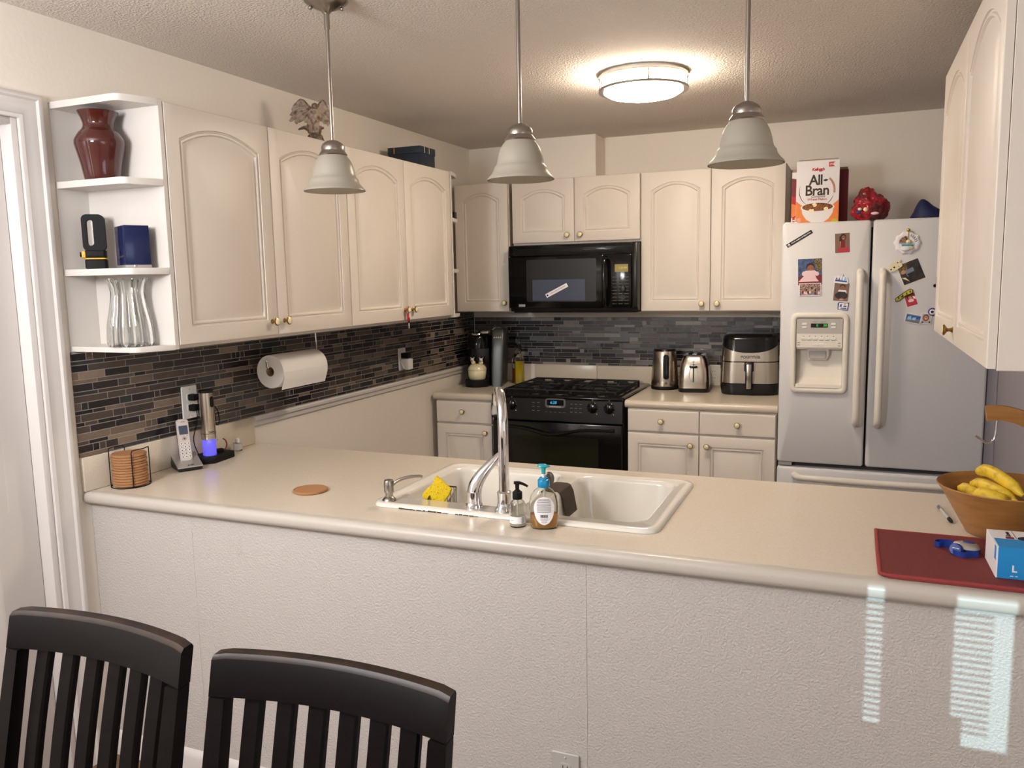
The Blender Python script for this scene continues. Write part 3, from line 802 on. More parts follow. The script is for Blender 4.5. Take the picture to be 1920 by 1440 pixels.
    b = MB(); b.box(.02, .03, .0, W-.02, .10, .085, M['grey'], .004); b.build('kick_grille', t)
    for hx in (.04, W-.04):
        b = MB(); b.box(hx-.03, .02, H-.012, hx+.03, .13, H+.006, M['fridgetrim'], .005); b.build('hinge_cap', t)
fridge()

# ------------------------------------------------------------------ air fryer, toaster, kettle
def air_fryer():
    t = thing('air_fryer', 'large steel and black air fryer beside the fridge', 'air fryer', (1.774, 2.838, ZC), .07)
    def sec(w, y0, y1, r, z, bulge=0.0):
        return [(x, y, z) for x, y in rr(-w, y0, w, y1, r, 8)]
    b = MB(); b.loft([sec(.138, -.12, .118, .06, .0), sec(.150, -.132, .128, .07, .006), sec(.155, -.138, .13, .07, .04), sec(.154, -.137, .13, .07, .06)], M['blacks']); b.build('base', t, smooth=50)
    b = MB(); b.loft([sec(.1515, -.134, .128, .07, .06), sec(.151, -.133, .128, .07, .075), sec(.144, -.126, .124, .07, .30), sec(.140, -.118, .122, .07, .322), sec(.125, -.09, .11, .06, .332)], M['black']); b.build('housing', t, smooth=50)
    # steel drawer front and upper band as thin shells over the housing front
    def shell(za, zb_top, mat_, name, cut=None):
        b = MB(); n = 28; lo, hi, lo2, hi2 = [], [], [], []
        def front(z, u):
            s = (z-.06)/.24; w = .1535-.0085*s; y = -.1365+.009*s; r = .07
            # path along front half of rounded rectangle; u in -1..1
            L1 = w-r; arc = r*PI/2; tot = L1+arc; a = abs(u)*tot; sg = 1 if u >= 0 else -1
            if a <= L1: return (sg*a, y, z), (0, -1)
            th = (a-L1)/r; return (sg*(L1+r*math.sin(th)), y+r-r*math.cos(th), z), (sg*math.sin(th), -math.cos(th))
        A, Bo, C, Dd = [], [], [], []
        for k in range(n+1):
            u = -1+2*k/n; zt = zb_top(u) if callable(zb_top) else zb_top
            p, nn = front(za, u); q, nq = front(zt, u)
            A.append(p); Bo.append((p[0]+nn[0]*.002, p[1]+nn[1]*.002, p[2])); C.append((q[0]+nq[0]*.002, q[1]+nq[1]*.002, q[2])); Dd.append(q)
        b.loft([A, Bo, C, Dd], mat_, closed=False, c0=False, c1=False)
        return b.build(name, t, smooth=50)
    shell(.066, .180, M['steel'], 'drawer_front')
    shell(.186, lambda u: .232+.058*abs(u)**2.2, M['steel'], 'steel_band')
    b = MB(); b.prism(rr(-.058, .245, .058, .305, .006), .1315, .1325, M['screen'], mx=T(0, -.0, .0) @ RX(-.035) @ T(0, 0, 0) @ FRONT); b.build('display', t)
    b = MB(); b.loft([[(x, y-.135, z) for x, y in ((-.024, 0), (.024, 0), (.024, -.03), (-.024, -.03))] for z in (.135, .182)], M['black']); b.box(-.019, -.178, .035, .019, -.15, .182, M['black'], .006); b.box(-.013, -.1805, .04, .013, -.172, .176, M['nickel'], .005); b.build('handle', t)
    text('gourmia', .030, M['grey'], T(.004, -.1345, .212) @ TF, t, bold=.0006, spacing=1.05)
air_fryer()

def toaster():
    t = thing('toaster', 'steel two-slice toaster standing end-on between kettle and air fryer', 'toaster', (1.466, 2.856, ZC), .10)
    def sec(w, d, r, z): return [(x, y, z) for x, y in rr(-w, -d, w, d, r, 8)]
    b = MB(); b.loft([sec(.082, .118, .035, 0), sec(.086, .122, .04, .006), sec(.087, .123, .04, .024)], M['blacks']); b.build('base', t, smooth=50)
    b = MB(); b.loft([sec(.085, .121, .04, .024), sec(.085, .121, .04, .06), sec(.080, .116, .04, .13), sec(.069, .105, .04, .185), sec(.062, .098, .035, .197)], M['steel']); b.build('shell', t, smooth=50)
    b = MB(); b.loft([sec(.0625, .0985, .035, .1965), sec(.060, .096, .035, .205), sec(.05, .086, .03, .209)], M['chrome'])
    for x in (-.024, .024): b.box(x-.012, -.07, .2075, x+.012, .07, .2098, M['blackm'])
    b.build('top_rim', t, smooth=50)
    # lever end towards the room
    tilt = RX(-.10)
    b = MB(); pts = [(.024*math.sin(2*PI*k/32)*(1.0 if math.cos(2*PI*k/32) < 0 else .95), .10+ (.052 if math.cos(2*PI*k/32) > 0 else .046)*math.cos(2*PI*k/32)) for k in range(32)]
    b.tube([(x, 0, z) for x, z in pts]+[(pts[0][0], 0, pts[0][1])], .0022, M['chrome'], 6, mx=T(0, -.128, 0) @ RX(-.085)); b.build('lever_surround', t)
    mk = T(0, -.1262, 0) @ RX(-.085)
    b = MB(); b.box(-.003, -.006, .062, .003, -.001, .175, M['black'], mx=mk); b.build('lever_slot', t)
    b = MB(); b.box(-.022, -.026, .140, .022, -.004, .153, M['black'], .005, mx=mk); b.prism([(-.020, .160), (.020, .160), (0, .186)], .002, .006, M['chrome'], .001, mx=mk @ FRONT); b.build('lever', t)
    for z in (.06, .082, .104):
        b = MB(); b.lathe([(.008, 0), (.007, .006), (.0001, .007)], M['black'], 12, T(-.083+(z-.06)*.08, -.05, z) @ RY(-PI/2)); b.build('button', t)
toaster()

def kettle():
    t = thing('kettle', 'tall steel electric kettle with a dark water window beside the stove', 'kettle', (1.288, 2.872, ZC))
    b = MB(); b.lathe([(.0001, 0), (.076, 0), (.079, .004), (.079, .016), (.077, .020), (.0001, .020)], M['blackm'], 48); b.build('power_base', t)
    b = MB(); b.lathe([(.0001, .0205), (.0775, .0205), (.0785, .026), (.078, .06), (.072, .15), (.0655, .218), (.064, .222), (.0001, .222)], M['steel'], 56); b.build('body', t, smooth=50)
    b = MB(); b.lathe([(.064, .2215), (.0645, .226), (.060, .234), (.03, .238), (.0001, .238)], M['blacks'], 48); b.build('lid', t)
    # window facing the room
    a = math.atan2(-(2.895+1.83), 2.285-1.29)+.10
    mx_ = RZ(a+PI/2)
    b = MB()
    lp = []
    for s in (1.0, 1.0, .86):
        pass
    pts = rr(-.017, .062, .017, .205, .017, 8)
    def onb(x, z, o):
        r = .078-(z-.06)*.075+.0+o
        return (r*math.sin(x/r), -r*math.cos(x/r), z)
    b.loft([[onb(x, z, 0) for x, z in pts], [onb(x, z, .0022) for x, z in pts], [onb(x*.82, .1335+(z-.1335)*.97, .0026) for x, z in pts]], M['black'], mx=mx_); b.build('water_window', t)
    b = MB(); b.loft([[onb(x, z, o) for x, z in rr(-.008, .034, .008, .048, .003, 3)] for o in (-.001, .0022)], M['grey'], mx=mx_); b.build('switch', t)
    b = MB(); h = [(0, .062, .205), (0, .092, .20), (0, .104, .17), (0, .102, .10), (0, .092, .045), (0, .078, .035)]
    b.tube(spline(h, 6), .011, M['black'], 10, mx=mx_); b.build('handle', t)
kettle()

# ------------------------------------------------------------------ coffee maker with the cow jar on its drip tray
def coffee():
    t = thing('coffee_maker', 'black single-cup coffee maker in the back left corner', 'coffee maker', (.188, 2.76, ZC), math.radians(14))
    b = MB(); b.loft([[(x, y, z) for x, y in rr(-.11, -.02, .045, .17, .03, 6)] for z in (0, .20)] + [[(x, y, .31) for x, y in rr(-.105, -.02, .045, .165, .03, 6)]], M['black']); b.build('body', t, smooth=50)
    b = MB(); b.lathe([(.0001, 0), (.072, 0), (.075, .004), (.075, .038), (.072, .042), (.0001, .042)], M['blackm'], 40, T(-.042, -.06, 0)); b.build('drip_tray', t)
    b = MB(); b.loft([[(x, y, z) for x, y in circ(-.035, -.035, .068, 32, .075)] for z in (.235, .24, .305)] + [[(x, y, .325) for x, y in circ(-.035, -.03, .06, 32, .066)], [(x, y, .330) for x, y in circ(-.035, -.03, .045, 32, .05)]], M['black']); b.build('brew_head', t, smooth=50)
    b = MB(); b.tube(spline([(-.085, -.06, .329), (-.06, -.105, .326), (-.035, -.115, .324), (-.005, -.105, .326), (.02, -.06, .332)], 6), .006, M['chrome'], 8); b.box(-.01, -.10, .33, .04, -.03, .345, M['silverp'], .006, mx=T(0, 0, -.004)); b.build('handle', t)
    b = MB()
    f = [(.048, -.085), (.118, -.085), (.118, .10), (.048, .10)]
    b.loft([[(x, y, 0) for x, y in rr(.048, -.08, .115, .14, .012, 5)], [(x, y, .20) for x, y in rr(.048, -.062, .125, .14, .014, 5)], [(x, y, .325) for x, y in rr(.050, -.045, .131, .13, .016, 5)], [(x, y, .352) for x, y in rr(.054, -.030, .130, .12, .02, 5)], [(x, y, .358) for x, y in rr(.064, -.01, .12, .10, .018, 5)]], M['gunmetal']); b.build('water_tower', t, smooth=50)
    b = MB(); b.tube(spline([(.056, -.032, .345), (.075, -.037, .357), (.105, -.037, .357), (.127, -.03, .345)], 5), .004, M['chrome'], 8); b.build('trim', t)
    mk = T(.088, -.0475, .30) @ RX(.10)
    for x, z, r in ((-.02, .0, .005), (-.007, .0, .005), (.006, .0, .005), (.019, .0, .005), (-.004, -.028, .010)):
        b = MB(); b.lathe([(r, 0), (r*.9, .003), (.0001, .0032)], M['chrome'] if r > .006 else M['greyl'], 16, mk @ T(x, 0, z) @ FRONT); b.build('button', t)
    j = thing('sugar_jar', 'round cream sugar jar with two little cow figures on its lid', 'jar', (.158, 2.702, ZC+.0425))
    k = 1.0
    b = MB(); b.lathe([(.0001, 0), (.046, 0), (.050, .004), (.0555, .03), (.057, .058), (.055, .060), (.0001, .060)], M['cream'], 40); b.build('pot', j, smooth=60)
    b = MB(); b.lathe([(.0585, .0605), (.0585, .064), (.053, .078), (.040, .091), (.02, .096), (.0001, .097)], M['cream'], 40); b.build('lid', j, smooth=60)
    for s in (-1, 1):
        b = MB(); x = s*.026
        b.ball((x, 0, .103), (.015, .012, .012), M['cream']); b.ball((x+s*.004, -.006, .120), (.011, .010, .011), M['label']); b.ball((x+s*.004, -.016, .116), (.008, .006, .006), M['skinl'])
        for e in (-1, 1): b.tube([(x+s*.004+e*.006, -.004, .128), (x+s*.004+e*.015, -.004, .136)], [.005, .0015], M['greyl'], 8)
        b.ball((x+s*.006, -.004, .108), (.005, .005, .004), M['bran']); b.build('cow_figure', j, smooth=60)
coffee()

def oil_bottle(x, y, liquid, label, lean=0.0):
    t = thing('oil_bottle', label, 'bottle', (x, y, ZC), math.radians(10), 'glass cruets by the stove')
    b = MB(); lp = []
    for k in range(25):
        z = .003+k*.0065; w = .0265+(.0012 if k % 2 else 0); lp.append([(a, c, z) for a, c in rr(-w, -w, w, w, .007, 4)])
    lp = [[(a, c, 0) for a, c in rr(-.024, -.024, .024, .024, .006, 4)]] + lp + [[(a, c, .175) for a, c in rr(-.018, -.018, .018, .018, .009, 4)], [(a, c, .186) for a, c in rr(-.0115, -.0115, .0115, .0115, .011, 4)], [(a, c, .22) for a, c in rr(-.0105, -.0105, .0105, .0105, .0104, 4)], [(a, c, .225) for a, c in rr(-.0125, -.0125, .0125, .0125, .0124, 4)]]
    b.loft(lp, M['plast']); b.build('bottle', t, smooth=60)
    b = MB(); b.loft([[(a, c, z) for a, c in rr(-.0235, -.0235, .0235, .0235, .006, 4)] for z in (.004, .09 if liquid is M['vinegar'] else .145)], liquid); b.build('contents', t)
    b = MB(); b.lathe([(.012, .2245), (.012, .238), (.006, .242), (.0045, .25)], M['blackm'], 16); b.tube(spline([(0, 0, .246), (0, -.002, .275), (.004, -.008, .305)], 5), [.0045, .0028], M['chrome'], 10); b.build('pourer', t)
oil_bottle(.330, 2.925, M['vinegar'], 'square glass bottle of brown vinegar behind the yellow oil bottle')
oil_bottle(.377, 2.86, M['oil'], 'square glass bottle of yellow oil at the stove corner')
# ------------------------------------------------------------------ ceiling light and pendants
def ceiling_light():
    t = thing('ceiling_light', 'round flush ceiling light, glowing, with two slim metal rings', 'light', (1.471, 1.566, ZCE))
    b = MB(); b.lathe([(.0001, -.001), (.172, -.001), (.172, -.012), (.0001, -.012)], M['white'], 64); b.build('base_plate', t)
    b = MB(); b.lathe([(.163, -.012), (.166, -.02), (.166, -.060), (.160, -.074), (.14, -.086), (.10, -.095), (.05, -.099), (.0001, -.100)], M['lampwhite'], 64); b.build('diffuser', t, smooth=60)
    for z in (-.016, -.066):
        b = MB(); b.lathe([(.171, z-.005), (.182, z-.005), (.182, z+.005), (.171, z+.005), (.171, z-.005)], M['nickel'], 64); b.build('ring', t)
    for k in range(4):
        a = k*PI/2+.35; b = MB(); b.tube([(.176*math.cos(a), .176*math.sin(a), -.016), (.176*math.cos(a), .176*math.sin(a), -.066)], .0035, M['nickel'], 8); b.build('post', t)
ceiling_light()
def pendant(loc, label):
    t = thing('pendant_lamp', label, 'pendant lamp', loc, 0, 'pendant lamps over the peninsula')
    L = ZCE-loc[2]          # origin at the rim height
    b = MB(); b.lathe([(.064, L-.001), (.064, L-.008), (.058, L-.014), (.040, L-.024), (.016, L-.034), (.011, L-.042), (.0001, L-.042)], M['nickel'], 40); b.build('canopy', t, smooth=40)
    for a in (0.6, 3.7):
        b = MB(); b.ball((.045*math.cos(a), .045*math.sin(a), L-.026), .006, M['nickel'], 12); b.build('screw_knob', t)
    b = MB(); b.tube([(0, 0, L-.04), (0, 0, L-.085)], .0085, M['nickel'], 16); b.build('coupler', t)
    b = MB(); b.tube([(0, 0, L-.08), (0, 0, .145)], .0056, M['nickel'], 16); b.build('rod', t)
    b = MB(); b.lathe([(.040, .102), (.042, .106), (.038, .112), (.0335, .118), (.0345, .128), (.030, .137), (.018, .145), (.008, .148), (.0001, .148)], M['nickel'], 40); b.build('cap', t, smooth=40)
    b = MB()
    out = [(.091, 0), (.0905, .003), (.087, .0075), (.081, .0135), (.0755, .021), (.0725, .028), (.0715, .033), (.0675, .037), (.0648, .041), (.0632, .048), (.0612, .058), (.0582, .070), (.054, .082), (.047, .094), (.041, .101), (.0385, .105)]
    b.lathe(out + [(r-.003, z) for r, z in out[::-1]] + [out[0]], M['frost'], 56); b.build('shade', t, smooth=70)
    b = MB(); b.lathe([(.0135, .105), (.0135, .085), (.012, .08)], M['white'], 16); b.lathe([(.011, .082), (.016, .068), (.019, .05), (.016, .034), (.008, .026), (.0001, .0255)], M['frost'], 20); b.build('bulb', t, smooth=60)
pendant((.844, .267, 1.843), 'leftmost frosted bell pendant lamp, hanging in front of the left cabinets')
pendant((1.445, .267, 1.838), 'middle frosted bell pendant lamp, hanging over the faucet')
pendant((2.036, .267, 1.838), 'rightmost frosted bell pendant lamp, hanging left of the cereal boxes')

# ------------------------------------------------------------------ dining chairs
def chair(loc, rotz, label):
    t = thing('dining_chair', label, 'chair', loc, rotz, 'dark chairs by the peninsula')
    W = .221; ZT = .955
    def yb(z): return -.235*(ZT-z)*.95 if z > .45 else -.113-(.45-z)*-.10      # back leans away
    def cv(x): return .030*(1-(x/W)**2)
    # crest rail
    b = MB(); lp = []
    n = 20
    for k in range(n+1):
        x = -W+2*W*k/n; e = min(1, min(k, n-k)/1.2)
        zl, zt = ZT-.070, ZT-.003*(1-min(1, min(k, n-k)/1.0))
        y0 = cv(x); sec = []
        for (dy, z) in ((-.014, zl), (-.014, zt-.008), (-.009, zt-.001), (.009, zt), (.014, zt-.006), (.014, zl)):
            sec.append((x, y0+dy+yb(z), z))
        lp.append(sec)
    b.loft(lp, M['wood_dark']); k = b.mi(M['wood_edge']); b.bm.normal_update()
    bmesh.ops.recalc_face_normals(b.bm, faces=b.bm.faces[:])
    for f in b.bm.faces:
        if f.normal.z > .6: f.material_index = k  # upward faces of the crest rail take the browner tone
    b.build('crest_rail', t, smooth=40)
    # posts and rear legs
    for s in (-1, 1):
        b = MB(); lp = []
        for z, w in ((0, .017), (.25, .018), (.45, .0185), (.60, .0175), (ZT-.0712, .0155)):
            y0 = yb(z) if z > .44 else -.113+(.45-z)*.16
            lp.append([(s*(W-.0155)+dx, y0+dy, z) for dx, dy in ((-w, -w*.85), (w, -w*.85), (w, w*.85), (-w, w*.85))])
        b.loft(lp, M['wood_dark']); b.build('rear_leg', t, smooth=30)
    b = MB(); lp = []
    for k in range(13):
        x = -(W-.03)+2*(W-.03)*k/12
        lp.append([(x, cv(x)+dy+yb(z), z) for dy, z in ((-.011, .535), (-.011, .575), (.011, .575), (.011, .535))])
    b.loft(lp, M['wood_dark']); b.build('lower_rail', t, smooth=30)
    for k in range(6):
        x = -.1475+.059*k; b = MB(); lp = []
        for i in range(9):
            z = .57+(ZT-.068-.57)*i/8; bow = -.004*math.sin(PI*i/8)
            y0 = cv(x)+yb(z)+bow
            lp.append([(x-.0165, y0-.006, z), (x+.0125, y0-.006, z), (x+.0165, y0-.002, z), (x+.0165, y0+.008, z), (x-.0165, y0+.008, z)])
        b.loft(lp, M['wood_dark']); b.build('slat', t, smooth=30)
    b = MB(); b.prism([(-.215, -.135), (.215, -.135), (.225, -.52), (.2, -.545), (-.2, -.545), (-.225, -.52)], .435, .47, M['wood_dark'], .008); b.build('seat', t)
    for s in (-1, 1):
        b = MB(); b.loft([[(s*.195+dx, -.505+dy, z) for dx, dy in ((-w, -w), (w, -w), (w, w), (-w, w))] for z, w in ((0, .014), (.435, .02))], M['wood_dark']); b.build('front_leg', t)
        b = MB(); b.box(s*.195-.009, -.50, .16, s*.195+.009, -.11, .185, M['wood_dark'], .002); b.build('stretcher', t)
    b = MB(); b.box(-.18, -.515, .375, .18, -.497, .436, M['wood_dark']); b.box(-.18, -.14, .375, .18, -.122, .436, M['wood_dark'])
    for s in (-1, 1): b.box(s*.195-.009, -.50, .375, s*.195+.009, -.12, .436, M['wood_dark'])
    b.build('apron', t)
    return t
chair((1.524, -.805, 0), math.radians(2), 'dark slat-back dining chair nearer the middle of the peninsula')
chair((1.016, -.808, 0), math.radians(-1), 'dark slat-back dining chair beside the door trim at the left')

# ------------------------------------------------------------------ things on the corner shelf
def sprof(p, n=5): return [(v.x, v.z) for v in spline([(r, 0, z) for r, z in p], n)]
def lathe_thing(name, label, cat, loc, prof, m, seg=48, **kw):
    b = MB(); b.lathe(prof, m, seg, **kw); return tag(b.build(name, None, loc, smooth=60), label, cat)
o1 = [(.046, 0), (.051, .006), (.060, .055), (.0705, .098), (.072, .110), (.070, .121), (.060, .138), (.048, .152), (.044, .162), (.0445, .170), (.049, .184), (.055, .196), (.058, .203)]
o1 = sprof(o1)
lathe_thing('vase', 'glossy red vase on the top level of the corner shelf', 'vase', (.150, .050, ZU+.5245), [(.0001, 0)]+o1+[(r-.003, z) for r, z in o1[::-1][:-3]]+[(.0001, .01)], M['redvase'])
o2 = [(.060, 0), (.0665, .006), (.0675, .03), (.064, .07), (.054, .12), (.0485, .16), (.0495, .175), (.054, .195), (.059, .206), (.0595, .210)]
o2 = sprof(o2, 4)
b = MB(); b.lathe([(.0001, 0)]+o2+[(r-.004, z+(.008 if k == len(o2)-1 else 0)) for k, (r, z) in enumerate(o2[::-1])]+[(.0001, .008)], M['glass'], 144, flute=18, fl_amt=.075, fl_n=len(o2)+1)
tag(b.build('glass_vase', None, (.205, .058, ZU+.0155), smooth=60), 'clear ribbed glass vase on the bottom of the corner shelf', 'vase')
# lantern
t = thing('lantern', 'black and yellow handheld lantern on the middle level of the corner shelf', 'lantern', (.088, .052, ZU+.2565), math.radians(42))
b = MB()
outer = rr(-.030, .055, .034, .168, .016, 6); hole = rr(-.018, .072, .002, .152, .009, 6)
for y in (-.017, .017): pass
b.loft([[(x, -.017, z) for x, z in hole], [(x, -.017, z) for x, z in outer], [(x, .017, z) for x, z in outer], [(x, .017, z) for x, z in hole], [(x, -.017, z) for x, z in hole]], M['blackm'], c0=False, c1=False); b.build('handle', t)
b = MB(); b.prism(rr(-.028, -.022, .034, .022, .008), 0, .030, M['blackm'], .003); b.prism(rr(-.027, -.021, .033, .021, .008), .034, .058, M['blackm'], .002); b.build('body', t)
b = MB(); b.prism(rr(-.0275, -.0215, .0335, .0215, .008), .030, .034, M['yellow']); b.box(-.036, -.018, .034, -.022, .018, .056, M['yellow'], .003); b.build('collar', t)
b = MB(); b.lathe([(.008, 0), (.008, .006), (.0001, .007)], M['black'], 16, T(-.036, 0, .045) @ RY(-PI/2)); b.build('switch', t)
# box
t = thing('storage_box', 'glossy navy blue box standing next to the lantern on the corner shelf', 'box', (.220, .067, ZU+.2565), math.radians(62))
b = MB(); b.box(-.028, -.052, .006, .045, .052, .128, M['navy'], .002); b.build('body', t)
b = MB(); b.box(-.029, -.053, 0, .046, .053, .009, M['silverp'], .001); b.build('base_rim', t)
b = MB(); b.box(-.006, -.0535, .0015, .004, -.0525, .010, M['chrome'], .0003); b.build('clasp', t)

# ------------------------------------------------------------------ on top of the left cabinets
def eagle():
    t = thing('eagle_statue', 'stone eagle figurine with raised wings on top of the left cabinets', 'statue', (.195, 1.09, ZU+HU), .60)
    k = .000172
    def X(px): return (px-750)*k
    def Z(py): return .026+(1170-py)*k
    def wing(pts, name, bend, bend_side, ridges):
        b = MB(); pl = [(X(a), Z(c)) for a, c in pts]
        def warp(x, h, z): return Vector((x, h+bend*abs(x)-.10*max(0, z-.10), z))
        n0 = len(b.bm.verts)
        for h in (-.006, .006): b.holed(pl, [], h, M['stone'])
        b.loft([[(x, z, h) for x, z in pl] for h in (-.006, .006)], M['stone'], c0=False, c1=False)
        for v in b.bm.verts: v.co = warp(v.co.x, v.co.z, v.co.y)
        s = -1 if bend_side < 0 else 1
        for q in ridges:      # raised leading edge and feather quills
            b.tube([warp(X(a), -.0065, Z(c)) for a, c in q], [.0042, .002], M['stone' if len(q) < 4 else 'stoned'], 6)
        b.build(name, t, smooth=40)
    wing([(690, 440), (640, 400), (560, 290), (500, 225), (450, 208), (390, 240), (330, 285), (280, 330), (240, 390), (215, 440), (235, 480), (205, 520), (170, 560), (185, 578), (235, 580), (190, 640), (150, 690), (165, 715), (210, 712), (280, 670), (275, 730), (310, 775), (350, 762), (370, 725), (390, 742), (430, 722), (480, 700), (525, 680), (505, 735), (560, 745), (640, 640), (660, 520)], 'wing', .25, -1, [[(690, 430), (600, 340), (530, 250), (450, 215), (380, 255), (300, 330)], [(600, 480), (450, 560), (300, 740)], [(580, 440), (400, 500), (185, 690)], [(560, 400), (380, 430), (200, 560)], [(540, 360), (380, 370), (250, 420)], [(620, 540), (520, 620), (440, 700)]])
    wing([(820, 440), (850, 350), (890, 290), (940, 235), (975, 222), (1010, 250), (1050, 300), (1090, 390), (1120, 480), (1130, 580), (1160, 640), (1130, 690), (1140, 760), (1100, 770), (1070, 825), (1020, 770), (960, 765), (930, 720), (880, 705), (850, 640), (840, 540)], 'wing', .25, 1, [[(825, 430), (870, 330), (940, 245), (975, 230), (1030, 290), (1085, 390)], [(870, 460), (980, 600), (1075, 800)], [(890, 420), (1000, 500), (1130, 680)], [(910, 370), (1020, 440), (1110, 540)]])
    b = MB()
    b.lathe([(.0001, Z(830)), (.016, Z(810)), (.024, Z(720)), (.025, Z(600)), (.022, Z(500)), (.015, Z(430)), (.012, Z(400)), (.0001, Z(390))], M['stone'], 24, T(X(740), 0, 0) @ Matrix.Diagonal((1, .8, 1, 1)))
    for a, c in ((640, 0), (785, 0)):
        b.tube([(X(a)+(.004 if a < 700 else -.002), 0, Z(720)), (X(a), -.002, Z(850)), (X(a), -.002, Z(1010))], [.015, .0135, .010], M['stone'], 12)
    b.build('body', t, smooth=60)
    b = MB(); b.ball((X(775), -.004, Z(380)), (.014, .016, .014), M['stoned']); b.tube(spline([(X(745), -.014, Z(390)), (X(722), -.022, Z(420)), (X(716), -.020, Z(460))], 4), [.006, .0015], M['stoned'], 8); b.build('head', t, smooth=60)
    b = MB(); b.loft([[(x, y, z) for x, y in circ(X(760), 0, .036, 20, .030)] for z in (0, .022)] + [[(x, y, Z(1060)) for x, y in circ(X(750), 0, .030, 20, .024)], [(x, y, Z(1000)) for x, y in circ(X(750), 0, .018, 20, .014)]], M['stoned'])
    b.tube(spline([(X(600), 0, Z(900)), (X(500), -.004, Z(880)), (X(360), -.006, Z(930))], 4), [.012, .003], M['stoned'], 8)
    b.tube(spline([(X(840), 0, Z(1000)), (X(875), 0, Z(900)), (X(880), 0, Z(830))], 4), [.009, .006], M['stoned'], 8)
    b.tube([(X(875), 0, Z(890)), (X(965), -.002, Z(875))], [.007, .004], M['stoned'], 8)
    b.build('rock_base', t, smooth=50)
eagle()
t = thing('storage_box', 'dark blue lidded box on top of the far left cabinet', 'box', (.150, 1.985, ZU+HU), 0)
b = MB(); b.box(-.093, -.078, 0, .093, .078, .08, M['navyd'], .002); b.build('body', t)
b = MB(); b.box(-.096, -.081, .078, .096, .081, .114, M['navyd'], .003); b.build('lid', t)
b = MB(); b.box(-.060, -.0818, .082, -.054, -.0808, .110, M['gold'])
for y in (-.04, .01): b.box(.0958, y, .082, .0968, y+.005, .113, M['cream'])
b.build('tape_marks', t, smooth=0)
b = MB(); b.box(-.02, -.015, 0, .02, .015, .035, M['blacks'], .003); tag(b.build('small_black_box', None, (.285, 2.165, ZU+.5245)), 'little black box on the far corner shelf behind the left cabinets', 'box')

# key tag on the knob of the third left door
t = thing('key_tag', 'red and black key tag hanging from a left cabinet knob', 'key tag', (.343, 1.551, 1.434))
b = MB(); b.tube([(-.001+.017*math.sin(a), .0, -.001-.017*math.cos(a)) if False else (.0, .0165*math.sin(a), .0165*math.cos(a)) for a in [2*PI*k/20 for k in range(21)]], .0011, M['red'], 6); b.build('loop', t)
b = MB(); b.box(-.003, -.008, -.055, .003, .006, -.016, M['red'], .002); b.box(-.0032, .000, -.062, .0032, .010, -.035, M['blackm'], .002); b.build('tag', t)
b = MB(); b.box(-.002, .002, -.088, .002, .010, -.062, M['silverp'], .001); b.build('key', t)

# ------------------------------------------------------------------ on the left wall
def outlet(loc, rotz, label, light='white'):
    t = thing('wall_outlet', label, 'outlet', loc, rotz)
    b = MB(); b.prism(rr(-.0375, -.061, .0375, .061, .005), 0, .006, M[light], .002, mx=FRONT); b.build('plate', t)
    for z in (.0195, -.0195):
        b = MB(); b.prism(rr(-.0165, z-.0145, .0165, z+.0145, .010), .005, .0075, M[light], .0006, mx=FRONT)
        for x in (-.0065, .0065): b.box(x-.001, -.0078, z+.001, x+.001, -.0074, z+.008, M['ink'])
        b.build('socket', t)
    b = MB(); b.ball((0, -.006, .049), .003, M['greyl'], 10); b.ball((0, -.006, -.049), .003, M['greyl'], 10); b.build('screw', t)
    return t
outlet((.0075, .478, 1.138), PI/2, 'white wall outlet with two black plugs, behind the bottle opener')
outlet((.0075, 2.045, 1.144), PI/2, 'white wall outlet on the left wall holding the phone charger')
outlet((1.637, .0295, .291), 0, 'white wall outlet low on the dining side of the peninsula', 'greyl')
outlet((1.553, 2.9915-.0015, .986), 0, 'white wall outlet on the back upstand behind the toaster')
def plug(loc, label, m, s=(.026, .030, .024), cord=None, grp=None):
    t = thing('power_plug', label, 'plug', loc, 0, grp)
    b = MB(); b.box(0, -s[0]/2, -s[2]/2, s[1], s[0]/2, s[2]/2, m, .004); b.build('body', t)
    if cord:
        b = MB(); b.tube(spline(cord, 8), .0018, M['blackm'], 6); b.build('cord', t)
plug((.0155, .478, 1.1575), 'upper black plug in the outlet behind the bottle opener', M['blackm'], cord=[(.028, 0, 0), (.05, .03, -.005), (.04, .06, -.02), (.03, .075, -.05), (.03, .075, -.09)])
plug((.0155, .478, 1.1185), 'lower black plug in the outlet behind the bottle opener', M['blackm'], cord=[(.028, 0, 0), (.03, -.005, -.05), (.012, -.01, -.12), (.012, .01, -.18), (.02, .03, -.203)])
plug((.0155, 2.045, 1.165), 'black plug above the white charger on the left wall', M['blackm'], (.04, .045, .028))
t = thing('phone_charger', 'white charger block plugged into the far left wall outlet', 'charger', (.0155, 2.045, 1.121))
b = MB(); b.box(0, -.023, -.033, .05, .027, .026, M['white'], .006); b.build('body', t)
b = MB(); b.tube([(.006, -.026, .004), (.028, -.034, -.028)], .0025, M['white'], 8); b.build('cable', t)
# coiled cable bundle
b = MB(); rnd = random.Random(4)
for k in range(6):
    w = rnd.uniform(.006, .014); l = rnd.uniform(.05, .075); ph = rnd.uniform(-.4, .4); pts = []
    for i in range(21):
        a = 2*PI*i/20; pts.append((.006*math.sin(a+k)+.0025*k-.006, w*math.sin(a)+.006*math.sin(ph)+.004*(k-3), -l/2*(1-math.cos(a))*1.0))
    b.tube(pts, .0023, M['blackm'], 6)
b.tube([(-.006, -.004, -.014), (.012, 0, -.014), (-.006, .008, -.014), (-.006, -.004, -.014)], .002, M['blackm'], 6)
tag(b.build('cable_bundle', None, (.052, .548, 1.112)), 'bundle of thin black cable hanging beside the bottle opener', 'cable')

